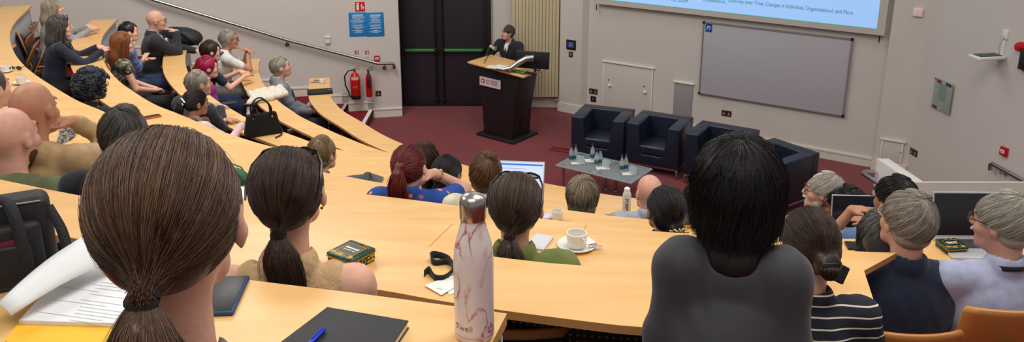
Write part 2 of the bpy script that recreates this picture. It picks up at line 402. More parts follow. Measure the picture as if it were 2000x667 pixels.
# local wrist targets (x right, y forward, z up from floor) before the hip offset
ARMS={'desk':((-.17,.40,.80),(.17,.40,.80)),'lap':((-.07,.30,.66),(.07,.30,.66)),'chinR':((-.13,.34,.80),(.07,.17,1.07)),'chinL':((-.08,.16,1.07),(.15,.36,.80)),
 'fold':((.12,.24,.86),(-.12,.24,.84)),'reach':((-.10,.50,.82),(.14,.50,.82)),'clasp':((-.05,.42,.82),(.05,.42,.82)),'side':((-.30,.12,.62),(.30,.12,.62))}
def person(label,hx,hy,dep,floor,yaw,top,hair,skn='fair',lean=6,head=(0,0,0),arms='desk',s=1.,fem=False,sleeve='long',topk='shirt',legs=(35,35,45),h=None,stand=False,extra=None,arm_t=None,neck='high',group=None,hairk=None,shw=None,facial=None,build=1.0,handpose=.6,clear=.13,nk=0,shrug=0,eh=.5):
    """yaw: degrees, 0 = away from the camera (+Y), positive = towards the left of the room"""
    yr=math.radians(yaw); la=math.radians(lean)
    row=[k_ for k_,v_ in FL.items() if abs(v_-floor)<.02]
    if row and row[0]<9 and not stand:
        line=FX[row[0]+1]; d0=dep
        for it in range(12):
            W=PD(hx,hy,dep); q_=np.array((W.x+.10*math.sin(yr),W.y-.10*math.cos(yr))); best=9
            for a_,b_ in zip(line[:-1],line[1:]):
                ab=b_-a_; L_=ab@ab
                if L_<1e-9: continue
                t_=min(1,max(0,(q_-a_)@ab/L_)); v_=q_-a_-ab*t_; D_=np.linalg.norm(v_)
                if D_<abs(best): best=D_*(1 if ab[0]*v_[1]-ab[1]*v_[0]>0 else -1)
            if best>=clear: break
            dep*=1.012
        s=s*(dep/d0)
    W=PD(hx,hy,dep)
    u=np.array((0,math.sin(la),math.cos(la)))
    def joints(hz):
        hip=np.array((0,0,hz)); nb=hip+u*.49
        hc=nb+np.array((0,.035+.10*math.sin(la*.6),.165+nk)); return hip,nb,hc
    hz0=.93 if stand else .56
    hz=hz0
    _,_,hc=joints(hz); tgt=(W.z-floor)/s
    hz=hz0+(tgt-hc[2]); 
    if not stand: hz=min(max(hz,hz0-.10),hz0+.14)
    hip,nb,hc=joints(hz)
    R3=Matrix.Rotation(yr,3,'Z'); off=R3@Vector(hc)*s
    root=Vector((W.x-off.x,W.y-off.y,W.z-off.z))
    e=emp('person',root,yr,s); tag(e,label,'person',group)
    res=h if h else max(.0075,min(.014,dep/F*1.7))
    Rh=np.array(Euler((math.radians(head[1]),math.radians(head[2]),math.radians(head[0]))).to_matrix())   # yaw,pitch(up +),roll
    H=lambda q: hc+Rh@np.array(q,float)
    sw=(shw if shw else (.165 if fem else .19)); cr=build
    sp=hip+u*.45
    sp=sp+np.array((0,0,shrug)); SHL=[sp+np.array((-sw,0,0)),sp+np.array((sw,0,0))]
    tg=arm_t if arm_t else ARMS[arms]
    dz=hz-hz0
    arm=[]
    for i in(0,1):
        a=SHL[i]; w=np.array(tg[i],float)
        if not stand and arms not in('desk','reach','clasp'): w=w+np.array((0,hc[1]-.06 if 'chin' in arms else 0,dz))
        L1,L2=.285,.25
        d=w-a; D=np.linalg.norm(d)
        if D>L1+L2-.01: w=a+d/D*(L1+L2-.01); d=w-a; D=L1+L2-.01
        x=(L1*L1-L2*L2+D*D)/(2*D); hh=math.sqrt(max(0,L1*L1-x*x)); dn=d/D
        hint=np.array(((-eh if i==0 else eh),-.25,-.85)); hint=hint-dn*(hint@dn); hint/=np.linalg.norm(hint)
        el=a+dn*x+hint*hh; arm.append((a,el,w))
    if stand:
        kn=[np.array((-.10,.02,hz*.52)),np.array((.10,.02,hz*.52))]; an=[np.array((-.11,0,.09)),np.array((.11,0,.09))]
    else:
        kn=[np.array((-.12,.42,hz-.03)),np.array((.12,.42,hz-.03))]; an=[np.array((-.12,.36,.09)),np.array((.12,.36,.09))]
    hp=[hip+np.array((-.09,.0,0)),hip+np.array((.09,.0,0))]
    allp=np.array([q for A in arm for q in A]+kn+an+[hc,hip])
    lo=allp.min(0)-.26; hi=allp.max(0)+.30; lo[2]=-.01
    # ---- body : one continuous surface
    S=SDF(lo,hi,res)
    c=H
    S.ell(c((0,-.012,.025)),(.076,.098,.092),0,Rh); S.ell(c((0,.028,-.035)),(.058,.066,.078),.03,Rh)
    S.cone(c((-.03,.06,-.085)),c((.03,.06,-.085)),.028,.028,.03); S.ell(c((0,.078,-.093)),(.022,.018,.018),.02,Rh)
    S.cone(c((-.03,.088,.032)),c((.03,.088,.032)),.012,.012,.012)
    for sx in(-1,1):
        S.ell(c((sx*.031,.100,.008)),(.017,.012,.011),.012,Rh,'sub')
        S.ell(c((sx*.031,.086,.008)),(.0125,.0125,.0125),.002,Rh)
        S.ell(c((sx*.042,.062,-.03)),(.024,.028,.024),.02,Rh)
        ex0=.089 if hair and 'pony' in hair or hair=='bun' else .080; S.ell(c((sx*ex0,-.004,-.010)),(.009,.019,.033),.008,Rh); S.ell(c((sx*(ex0+.009),.003,-.006)),(.006,.011,.018),.004,Rh,'sub'); S.cone(c((sx*.07,.0,-.015)),c((sx*ex0,-.0,-.018)),.014,.010,.008)
    S.cone(c((0,.093,.018)),c((0,.117,-.024)),.008,.012,.01); S.ell(c((0,.108,-.03)),(.017,.012,.009),.006,Rh)
    S.ell(c((0,.093,-.058)),(.023,.010,.0055),.006,Rh); S.ell(c((0,.090,-.068)),(.019,.010,.006),.004,Rh)
    S.cone(nb-u*.03,c((0,-.022,-.055)),.050 if fem else .057,.048 if fem else .056,.03)
    for i in(0,1): S.cone(nb-u*.02,SHL[i]-u*.012,.042,.048,.03)
    S.ell(hip+u*.34,(.135*cr,.085,.17),.04,rotx(-la)); S.ell(hip+u*.12,(.12*cr,.085,.14),.04,rotx(-la)); S.ell(hip,(.14,.10,.09),.04)
    for i in(0,1):
        a,el,w=arm[i]; S.cone(a,el,.046,.036,.03); S.cone(el,w,.036,.025,.02)
        hd=(w-el)/np.linalg.norm(w-el)
        fwd=hd.copy()
        if arms in('desk','reach','clasp','lap') or i==0 and arms=='chinR' or i==1 and arms=='chinL': fwd=nrm(hd*np.array((1,1,.15))+np.array(((.25 if i==0 else -.25),0,-.12)))
        if ('chinR'==arms and i==1) or ('chinL'==arms and i==0): fwd=nrm(c((0,.05,-.07))-w)
        side=np.cross(fwd,(0,0,1.)); side/=np.linalg.norm(side)+1e-6; upv=np.cross(side,fwd)
        Rm=np.stack([side,fwd,upv],1); pc=w+fwd*.045
        S.cone(w,pc,.024,.024,.015); S.ell(pc,(.039,.046,.015),.012,Rm)
        rf=max(.0078,res*.8)
        for j,(fx,fl) in enumerate(((-.029,.062),(-.010,.072),(.010,.068),(.028,.054))):
            b0=pc+side*fx+fwd*.035; cu=handpose
            b1=b0+fwd*fl*.45-upv*fl*.12*cu; b2=b1+fwd*fl*.3-upv*fl*.3*cu; b3=b2+fwd*fl*.18-upv*fl*.3*cu
            S.chain([b0,b1,b2,b3],[rf*1.1,rf,rf*.95,rf*.85],.003)
        ts=1 if i==0 else -1
        t0=w+fwd*.02+side*ts*.022; t1=t0+fwd*.03+side*ts*.026-upv*.006; t2=t1+fwd*.03+side*ts*.006-upv*.006
        S.chain([t0,t1,t2],[.013,.0105,.009],.006)
        S.cone(hp[i],kn[i],.075,.052,.04); S.cone(kn[i],an[i],.052,.034,.03)
        S.cone(an[i],an[i]+np.array((0,.13,-.045)),.034,.028,.02)
    body=sdfobj('body',S,skin(skn),e)
    # ---- trousers and shoes
    tm=cloth('trousers%d%d%d'%legs,legs)
    S=SDF(lo,hi,max(res,.010))
    S.ell(hip,(.172*cr,.125,.11),.04); 
    for i in(0,1):
        S.cone(hp[i],kn[i],.092,.068,.04); S.cone(kn[i],an[i]+np.array((0,0,.03)),.066,.050,.03)
    S.ell(hip+u*.1,(.15*cr,.11,.08),.03,rotx(-la))
    sdfobj('trousers',S,tm,e)
    S=SDF((-.25,-.2,-.01),(.25,.8,.2),.012)
    for i in(0,1):
        S.cone(an[i]+np.array((0,-.03,-.04)),an[i]+np.array((0,.16,-.045)),.044,.038,.02); S.plane_cut((0,0,.0),(0,0,-1))
    sdfobj('shoes',S,cloth('shoe',(28,26,26),.5),e)
    # ---- top garment
    S=SDF(lo,hi,res); ex=.012 if topk=='jacket' else 0
    sf_=.52 if sleeve=='none' else .82
    if neck!='strap': S.cone(sp-np.array((sw*sf_,0,.0)),sp+np.array((sw*sf_,0,.0)),.052+ex,.052+ex,.0)
    S.ell(hip+u*.33,((.17 if not fem else .15)*cr+ex,.116+ex,.19),.05,rotx(-la))
    S.ell(hip+u*.13,((.155 if not fem else .14)*cr+ex,.118+ex,.16),.05,rotx(-la)); S.ell(hip+u*.0,((.17)*cr+ex,.128+ex,.10),.04)
    if neck!='strap':
        for i in(0,1): S.cone(nb-u*.035,(nb-u*.035)*(1-sf_/.82)+(SHL[i]-u*.005)*sf_/.82,.052+ex,.054+ex,.03)
    else:
        for i in(0,1): S.cone(nb+np.array(((-.07,.07)[i],-.01,-.045)),hip+u*.36+np.array(((-.10,.10)[i],0,0)),.036,.06,.03)
    for i in(0,1):
        a,el,w=arm[i]
        if sleeve=='none': continue
        r0=.060+ex*.7; 
        if sleeve=='short': S.cone(a,a+(el-a)*.62,r0,.056,.04)
        elif sleeve=='cap': S.cone(a,a+(el-a)*.25,r0,.054,.04)
        else:
            S.cone(a,el,r0,.050+ex*.5,.04); S.cone(el,el+(w-el)*(.6 if sleeve=='mid' else .93),.048+ex*.5,.037+ex*.4,.03)
            for fz in (.55,.8):   # folds around the elbow
                q=a+(el-a)*fz; S.cone(q-np.array((.01,0,0)),q+np.array((.01,0,0)),.052+ex*.5,.052+ex*.5,.012)
    # wrinkles
    X,Y,Z=S.grid(tuple(slice(0,m) for m in S.n))
    S.F+= (.0022*np.sin(38*Z+16*X+9*np.sin(14*X+6*Y))*np.sin(21*X-11*Y+1.3)).astype(np.float32)
    if neck in('high','v','low','strap','scoop'):
        k_={'high':.062,'v':.066,'low':.085,'strap':.085,'scoop':.098}[neck]
        S.ell(nb+np.array((0,.035,.02)),(k_,k_,.055 if neck!='low' else .075),.01,None,'sub')
    if topk in('shirt','jacket','polo'):
        rc=.066+ex*.5
        S.cone(nb+np.array((-.012,-.018,.018)),nb+np.array((.012,-.018,.018)),rc,rc,.01); S.ell(nb+np.array((0,-.006,.07)),(.060,.060,.05),.0,None,'sub'); S.ell(nb+np.array((0,.05,.05)),(.05,.06,.08),.01,None,'sub')
    if topk=='hoodie':
        S.cone(nb+np.array((-.05,-.05,.0)),nb+np.array((.05,-.05,.0)),.055,.055,.02); S.cone(nb+np.array((-.05,-.05,.0)),nb+np.array((-.05,.06,-.02)),.05,.03,.02); S.cone(nb+np.array((.05,-.05,.0)),nb+np.array((.05,.06,-.02)),.05,.03,.02)
        S.ell(nb+np.array((0,.02,.07)),(.06,.075,.06),.01,None,'sub')
    tn={'jacket':'jacket','hoodie':'hoodie','polo':'polo_shirt'}.get(topk,'shirt')
    sdfobj(tn,S,top,e,2)
    if topk=='jacket':
        S=SDF(lo,hi,res); rc=.060
        S.cone(nb+np.array((-.008,-.014,.03)),nb+np.array((.008,-.014,.03)),rc,rc,0); S.ell(nb+np.array((0,0,.09)),(.058,.06,.055),.0,None,'sub')
        S.ell(hip+u*.34+np.array((0,.045,0)),(.08,.085,.17),.03,rotx(-la)); S.ell(nb+np.array((0,.06,.06)),(.04,.06,.07),.01,None,'sub')
        for i in(0,1): a,el,w=arm[i]; S.cone(el+(w-el)*.85,el+(w-el)*.99,.036,.034,0)
        sdfobj('shirt',S,cloth('shirt_'+str(extra.get('shirt',(225,225,228)) if extra else (225,225,228)),extra.get('shirt',(225,225,228)) if extra else (225,225,228)),e)
    ex_=extra or {}
    if 'tie' in ex_:
        m=MB(); a=c((0,.02,-.02)); b=nb+np.array((0,.075,-.03)); d_=hip+u*.26+np.array((0,.150,0)); e2=hip+u*.12+np.array((0,.15,0))
        m.tube([b,(b+d_)/2+np.array((0,.02,0)),d_,e2],[.014,.017,.022,.016],6); m.build('necktie',cloth('tie'+str(ex_['tie']),ex_['tie']),e,True)
    if 'lanyard' in ex_:
        m=MB(); L=[]
        for k in range(15):
            w=PI*1.35*(k/14)-PI*1.35/2-PI/2
            L.append(nb+np.array((.072*math.cos(w),-.012+.080*math.sin(w)*1.0,.008+.025*math.sin(w)*-1)))
        vs=[]
        for k,q in enumerate(L): vs+= [q+np.array((0,0,-.009)),q+np.array((0,0,.011))]
        m.add(vs,[(2*k,2*k+1,2*k+3,2*k+2) for k in range(14)])
        ch=hip+u*.2+np.array((0,.16,0))
        m.build('lanyard',cloth('lan'+str(ex_['lanyard']),ex_['lanyard']),e,True,solid=.002)
        m=MB(); q0=L[0];q1=L[-1]
        for q in(q0,q1): m.tube([q,(q+ch)/2+np.array((0,.045,.01)),ch],.005,6)
        m.build('lanyard_cord',cloth('lan'+str(ex_['lanyard']),ex_['lanyard']),e,True)
        m=MB(); m.box(ch+np.array((0,.012,-.05)),(.07,.004,.10)); m.build('name_badge',mat('badge',(225,225,220),.3),e)
    Mh=Matrix(Rh.tolist()).to_4x4(); Mh.translation=hc
    def hpart(mb,name,m,**k):
        o=mb.build(name,m,e,True,**k); o.matrix_local=Mh; return o
    # ---- eyes, brows, glasses
    if dep>0 and not ex_.get('noface'):
        for sx in(-1,1): m=MB(); m.ball((sx*.031,.0930,.008),.0068,8); hpart(m,'eye',mat('iris',(45,32,26),.15))
        m=MB()
        for sx in(-1,1): m.tube([(sx*.016,.099,.026),(sx*.032,.099,.031),(sx*.047,.090,.027)],[.0025,.003,.0015],5)
        hpart(m,'eyebrows',mat('brow%s'%(str(ex_.get('brow',(70,50,38)))),ex_.get('brow',(70,50,38)),.9))
        m=MB(); m.tube([(-.021,.0935,-.062),(0,.1035,-.0625),(.021,.0935,-.062)],[.002,.0045,.002],6); hpart(m,'lips',mat('lips',(165,92,84),.45))
    if 'glasses' in ex_:
        m=MB(); gc=ex_['glasses']
        for sx in(-1,1):
            m.tube([(sx*.034+.022*math.cos(w),.112-.004*abs(math.cos(w)),.004+.017*math.sin(w)) for w in [2*PI*k/16 for k in range(17)]],.0017,6,False)
            m.tube([(sx*.056,.108,.008),(sx*.078,.07,.012),(sx*.086,.0,.006),(sx*.084,-.02,-.012)],.0019,6)
        m.tube([(-.012,.112,.008),(0,.117,.011),(.012,.112,.008)],.0017,6)
        g=hpart(m,'glasses',mat('frame%d%d%d'%gc,gc,.3,metal=.3))
        m=MB()
        for sx in(-1,1): m.add([(sx*.034+.021*math.cos(2*PI*k/16),.112,.004+.016*math.sin(2*PI*k/16)) for k in range(16)],[tuple(range(16))])
        hpart(m,'lens',mat('lensglass',(235,240,245),.05,alpha=.18))
    if 'headsun' in ex_:     # sunglasses pushed up on top of the head
        gc=(30,20,18); m=MB(); yy,zz=ex_['headsun']
        for sx in(-1,1):
            m.tube([(sx*.040+.031*math.cos(w),yy-.012*abs(math.cos(w))-.017*math.sin(w),zz+.004+.015*math.sin(w)) for w in [2*PI*k/20 for k in range(21)]],.0036,6,False)
            m.tube([(sx*.070,yy-.012,zz+.006),(sx*.089,yy-.05,zz-.012),(sx*.094,yy-.10,zz-.040),(sx*.091,yy-.135,zz-.07)],[.004,.0045,.0042,.003],6)
        m.tube([(-.012,yy,zz+.008),(0,yy+.003,zz+.012),(.012,yy,zz+.008)],.004,6)
        hpart(m,'sunglasses',mat('tortoise',(38,22,18),.2,var=.6,vscale=120))
        m=MB()
        for sx in(-1,1): m.add([(sx*.040+.030*math.cos(2*PI*k/18),yy-.005-.017*math.sin(2*PI*k/18),zz+.004+.015*math.sin(2*PI*k/18)) for k in range(18)],[tuple(range(18))])
        hpart(m,'sunglass_lens',mat('sunlens',(70,38,30),.1,alpha=.75))
    if 'earring' in ex_:
        m=MB(); m.ball((ex_['earring']*.083,-.006,-.045),.004); hpart(m,'earring',mat('gold',(200,150,80),.3,metal=1))
    if 'bracelet' in ex_:
        i=ex_['bracelet']; a,el,w=arm[i]; q=w-(w-el)*.12; d=nrm(w-el); A=np.cross(d,(0.1,.2,.9)); A/=np.linalg.norm(A); B=np.cross(d,A)
        m=MB(); m.tube([q+.031*(math.cos(t)*A+math.sin(t)*B) for t in [2*PI*k/14 for k in range(15)]],.004,6,False); m.build('bracelet',mat('gold',(200,150,80),.3,metal=1),e,True)
    if 'watch' in ex_:
        i=ex_['watch']; a,el,w=arm[i]; q=w-(w-el)*.13; d=nrm(w-el); m=MB(); m.tube([q-d*.012,q+d*.012],.034,14); m.build('wristwatch',mat('watch',(20,20,22),.3),e,True)
    # ---- hair
    if hair and hair!='bald': make_hair(e,hair,hc,Rh,dep,hairk,label)
    if facial: 
        rgb,kind=facial
        S=SDF(hc-.2,hc+.2,max(.006,res*.8))
        S.ell(c((0,.035,-.070)),((.062,.064,.05) if kind=='long' else (.057,.060,.046)),0,Rh)
        S.ell(c((0,.06,-.105)),(.04,.04,.045 if kind=='long' else .014),.02,Rh)
        S.ell(c((0,.106,-.05)),(.03,.012,.008),.01,Rh)
        S.ell(c((0,.10,-.061)),(.018,.02,.006),.004,Rh,'sub'); S.ell(c((0,.04,.0)),(.09,.12,.042),.008,Rh,'sub'); S.ell(c((0,-.05,-.08)),(.09,.06,.08),.01,Rh,'sub')
        X,Y,Z=S.grid(tuple(slice(0,m) for m in S.n)); S.F+=(.0025*np.sin(260*X+3*np.sin(90*Z))*np.sin(210*Y)).astype(np.float32)
        sdfobj('beard',S,hairmat('beard%d%d%d'%rgb,rgb,tuple(min(255,int(v*1.25)) for v in rgb),.8),e)
    return e,dict(hc=hc,nb=nb,arm=arm,R=Rh,hip=hip,u=u,root=root)
def make_hair(e,sty,hc,Rh,dep,col,label):
    c1,c2=col; m=hairmat('hair_%d_%d_%d'%c1+'_%d'%c2[0],c1,c2)
    rng=np.random.default_rng(abs(hash(sty+str(round(dep*7,2))+str(c1)))%9999 if False else int(dep*1000)%9973+len(label))
    res=max(.006,min(.012,dep/F*1.6))
    S=SDF((-.25,-.30,-.50),(.25,.25,.22),res)
    near=True; k=2.2 if dep<1.5 else 1.3 if dep<2.6 else .8 if dep<4.2 else .3 if dep<7 else .14
    sr={2.2:.0004,1.3:.0006,.8:.0008,.3:.0014,.14:.0024}[k]; st=[]
    def noisy(a,fz):
        return lambda x,y,z: a*(np.sin(fz*x+2*np.sin(fz*.7*z))*np.sin(fz*y+1)*np.sin(fz*z+.5))
    N=lambda n:int(n*k)
    face=lambda top=.035,w=.075,fy=.11: S.ell((0,fy,-.045),(w,.085,.08+top),.012,None,'sub')
    ears=lambda: [S.ell((sx*.085,.01,-.02),(.022,.030,.040),.01,None,'sub') for sx in(-1,1)]
    rad=(.081,.104,.098)
    if sty=='pony':
        S.ell(HCN,(.0835,.107,.094),0); S.ell((0,-.055,-.03),(.062,.048,.046),.03); S.cone((0,-.09,-.045),(0,-.120,-.052),.018,.010,.02); face(.05,.075,.105); ears()
        S.chain([(0,-.125,-.06),(0.0,-.145,-.09),(.012,-.15,-.15),(.03,-.14,-.235)],[.009,.018,.020,.006],.012)
        st+=flow_pony(rng,N(7500),(.0885,.1125,.099),.03,(0,-.130,-.052),.20,.045,sr,curve=.03)
        st+=flow_pony(rng,N(70),(.090,.115,.102),.06,(0,-.125,-.052),.23,.06,sr*.7)
        b=MB(); b.tube([(.016*math.cos(w),-.130+.010*math.sin(w),-.055+.006*math.sin(w)) for w in [2*PI*q/14 for q in range(15)]],.0052,6,False)
        o=b.build('hair_tie',mat('hairtie',(18,18,22),.8),e,True); Mh=Matrix(Rh.tolist()).to_4x4(); Mh.translation=hc; o.matrix_local=Mh
    elif sty=='pony_high':
        S.ell(HCN,(.084,.107,.101),0); face(.05); ears(); S.cone((0,-.09,.03),(0,-.125,.035),.03,.02,.02)
        S.chain([(0,-.125,.035),(0,-.15,.0),(0,-.15,-.08),(0,-.13,-.22),(0,-.12,-.27)],[.014,.024,.028,.018,.006],.015)
        st+=flow_pony(rng,N(4500),(.086,.109,.103),.03,(0,-.125,.035),.31,.05,sr,wavy=1)
    elif sty in('bob','bobdark'):
        S.ell(HCN,(.093,.110,.106),0); S.ell((0,-.04,-.06),(.085,.075,.065),.03); face(.03,.068,.125)
        st+=flow_down(rng,N(6500),(.096,.113,.109),.03,sr,drop=.07,thmax=98,inward=.22,wavy=.004)
    elif sty=='black':   # chin-length, layered, tapering on the neck
        S.ell(HCN,(.092,.110,.108),0); S.ell((0,-.03,-.05),(.088,.082,.075),.03); S.ell((0,-.06,-.13),(.062,.048,.055),.03); face(.03,.065,.13)
        st+=flow_down(rng,N(8000),(.096,.113,.111),.035,sr,drop=.14,thmax=95,inward=.42,wavy=.003,messy=.0016)
        st+=flow_down(rng,N(2500),(.096,.113,.111),.05,sr,drop=.09,thmax=93,inward=.1,wavy=.006,messy=.003)
    elif sty=='long':
        S.ell(HCN,(.092,.110,.105),0); S.chain([(0,-.04,0),(0,-.075,-.14),(0,-.10,-.30)],[.09,.085,.055],.04); face(.04,.062,.13)
        S.ell((0,.08,-.2),(.13,.10,.14),.02,None,'sub')
        st+=flow_down(rng,N(6500),(.094,.112,.107),.03,sr,drop=.30,thmax=98,inward=.15,wavy=.012,back=.03)
    elif sty=='curly':
        S.ell((0,-.015,.03),(.105,.118,.112),.0,None,'add',noisy(.010,75)); S.ell((0,-.06,-.05),(.085,.06,.06),.02,None,'add',noisy(.008,80)); face(.02,.07,.135)
        st+=flow_curl(rng,int(1500*max(k,.35)),(.100,.112,.106),sr*1.6,amp=.011)
    elif sty=='curlylong':
        S.ell((0,-.02,.02),(.105,.118,.108),.0,None,'add',noisy(.010,60)); S.chain([(0,-.06,-.02),(0,-.10,-.14),(0,-.10,-.28)],[.09,.10,.05],.04); face(.03,.065,.13)
        X,Y,Z=S.grid(tuple(slice(0,q) for q in S.n)); S.F+=(.006*np.sin(70*X+2*np.sin(40*Z))*np.sin(50*Z+1)).astype(np.float32)
        st+=flow_curl(rng,int(2600*max(k,.35)),(.10,.112,.10),sr*1.6,amp=.010,L=.16)
        st+=flow_down(rng,N(4500),(.098,.113,.104),.06,sr*1.3,drop=.24,thmax=98,inward=.0,wavy=.016,back=.04)
    elif sty in('short','shortwoman'):
        th=.0 if sty=='short' else .008; sr*=.75
        S.ell(HCN,(.0835+th,.106+th,.100+th),0); face(.045,.078,.105); ears()
        S.plane_cut((0,0,-.055-th*2),(0,-.45,-1)); S.ell((0,-.045,-.045),(.070+th,.058+th,.045),.02)
        st+=flow_down(rng,N(8000),(.086+th,.109+th,.104+th),.022,sr,drop=0,thmax=112 if sty=='short' else 118,bang=40,seglen=26,facew=.45,swirl=.5,lift=.012,crown=(.15,-.45,1),messy=.0022)
    elif sty=='bald': return
    elif sty=='fringe':   # horseshoe of short hair round a bald crown
        S.ell(HCN,(.080,.102,.094),0); S.ell((0,.03,.08),(.066,.088,.068),.01,None,'sub'); face(.06,.09,.09); ears(); S.plane_cut((0,0,-.055),(0,-.4,-1))
    elif sty=='bun':
        S.ell(HCN,(.085,.108,.102),0); S.ell((0,-.05,-.02),(.078,.062,.065),.03); face(.045,.074,.108); ears()
        S.ell((.01,-.115,-.055),(.042,.028,.040),.02,None,'add',lambda x,y,z:.003*np.sin(110*x+60*z))
        st+=flow_pony(rng,N(5500),(.0875,.110,.104),.03,(.005,-.118,-.04),.05,.03,sr)
    V,Q=S.mesh(); V=smooth_np(V,Q,1); rnd=[rng.uniform(0,.25,len(V))*0+.30]
    Vs=[V];Qs=[Q];n=len(V)
    if near:
        for Pp,R in st:
            v,q=strands_arr(Pp,R); Vs.append(v); Qs.append(q+n); n+=len(v); rnd.append(np.repeat(np.clip(rng.normal(.42,.2,Pp.shape[0]),0,1),Pp.shape[1]*3))
    V=np.concatenate(Vs); Q=np.concatenate(Qs); V=V@Rh.T+hc
    me=npmesh('hair',V,Q); a=me.attributes.new('rnd','FLOAT','POINT'); a.data.foreach_set('value',np.concatenate(rnd).astype(np.float32))
    link('hair',me,m,e)
# ------------------------------------------------------------ room
wallc=mat('wall_paint',(208,202,196),.85,var=.02,vscale=2,bump=.05,bscale=40)
skirt=mat('gloss_white',(222,216,204),.45,var=.02,vscale=3)
white=mat('white_paint',(232,229,224),.55,var=.02,vscale=4)
carpet=mat('red_carpet',(116,4,16),.95,var=.16,vscale=1.3,bump=.6,bscale=260,sheen=.2)
carpetd=mat('red_carpet_stair',(124,8,22),.95,var=.16,vscale=3,bump=.6,bscale=260)
steel=mat('brushed_steel',(178,174,168),.28,metal=1,var=.08,vscale=20,stretch=(1,1,30))
chrome=mat('chrome',(205,205,208),.12,metal=1)
greym=mat('grey_metal',(120,120,122),.45,metal=.6,var=.05)
nosem=mat('nosing',(170,166,160),.5)
blackp=mat('black_plastic',(20,20,22),.4,var=.1,vscale=30)
redp=mat('red_gloss',(190,20,24),.3,var=.05)
def wood(name,a,b,c,rough=.38,rot=.1):
    if name in MATS: return MATS[name]
    m=ramp_mat(name,[(.25,a),(.5,b),(.75,c)],s_noise(2.2,5,(1,7,7),(0,0,rot)),rough,'LINEAR')
    nt=m.node_tree; n=nt.nodes.new('ShaderNodeTexNoise'); n.inputs['Scale'].default_value=120; n.inputs['Detail'].default_value=2
    q=nt.nodes.new('ShaderNodeBump'); q.inputs['Strength'].default_value=.05; nt.links.new(n.outputs[0],q.inputs['Height']); nt.links.new(q.outputs[0],bsdf(m).inputs['Normal'])
    bsdf(m).inputs['Coat Weight'].default_value=.15; bsdf(m).inputs['Coat Roughness'].default_value=.35; return m
beech=wood('beech_laminate',(218,170,106),(227,180,116),(234,191,130))
beech_edge=wood('beech_edge',(190,138,80),(202,150,92),(212,162,104),.5)
plywood=wood('plywood_chair',(178,112,52),(190,124,62),(200,136,72),.4,.0)
def wallbox(name,a,b,z0,z1,t,m=None,side=1):
    """upright slab from plan point a to b; thickness t away from the room (side)"""
    a=Vector((a[0],a[1],0)); b=Vector((b[0],b[1],0)); d=(b-a).normalized(); n=Vector((-d.y,d.x,0))*side*t
    q=MB(); q.prism([(a.x,a.y),(b.x,b.y),(b.x+n.x,b.y+n.y),(a.x+n.x,a.y+n.y)],z0,z1); return struct(q.build(name,m or wallc))
# planes
LW0=Vector((-1.79,13.53,0)); LWd=Vector((-1,-.195,0)).normalized(); LWn=Vector((-LWd.y,LWd.x,0)); LWn=LWn if LWn.y<0 else -LWn
WB0=Vector((4.97,11.22,0)); WBd=Vector((.84,-.5425,0)).normalized(); WBn=Vector((WBd.y,-WBd.x,0)); WBn=WBn if WBn.y<0 else -WBn
def lw(x,y,off=0): return hit(x,y,LW0+LWn*off,LWn)
def wb(x,y,off=0): return hit(x,y,WB0+WBn*off,WBn)
ztop=7.2
lend=LW0+LWd*9.5
wallbox('wall_left',LW0,lend,0,ztop,.2,side=-1)
DW=14.1
q=MB(); q.prism([(-9,DW+.6),(-9,14.9),(9,14.9),(9,DW+.6)],0,ztop)   # back shell behind the recesses
struct(q.build('wall_back',wallc))
wallbox('wall_left',(-1.79,13.53),(-1.86,14.14),0,ztop,.15,side=1)
# floor of the stage
q=MB(); q.prism([(-9,5),(9,5),(9,14.9),(-9,14.9)],-.1,0); struct(q.build('floor',carpet))
# doors in the back
doorm=mat('door_black',(44,38,46),.5,var=.06,vscale=6,bump=.05)
grn=mat('push_bar_green',(52,140,62),.35)
dm=mat('door_frame_black',(30,26,32),.5)
xs=(-1.84,-1.20,-.40)
for i in(0,1):
    d=emp('door_%d'%(i+1),((xs[i]+xs[i+1])/2,DW,0)); struct(d); w=xs[i+1]-xs[i]-.05
    q=MB(); q.box((0,0,1.85),(w,.05,3.7)); q.build('door_panel',doorm,d,bevel=.004)
    q=MB(); 
    for sx in(-1,1): q.box((sx*(w/2-.03),-.03,1.85),(.03,.02,3.6))
    q.box((0,-.03,.04),(w,.02,.05)); q.build('door_trim',dm,d)
    q=MB(); q.box((0,-.085,.98),(w*.86,.03,.045)); b=q.build('push_bar',grn,d,bevel=.008)
    q=MB(); 
    for sx in(-1,1): q.box((sx*w*.45,-.07,.98),(.05,.08,.075))
    q.tube([((1 if i==0 else -1)*(w/2-.035),-.05,.1),((1 if i==0 else -1)*(w/2-.035),-.05,3.5)],.014,8)
    q.box(((1 if i==0 else -1)*(w/2-.035),-.05,.12),(.05,.05,.07)); q.build('panic_bolt',blackp,d,bevel=.004)
q=MB(); q.box((-1.86,DW,1.85),(.05,.14,3.7)); q.box((-.37,DW,1.85),(.05,.14,3.7)); q.box((-1.2,DW+.0,1.85),(.05,.03,3.7)); struct(q.build('trim_1',dm))
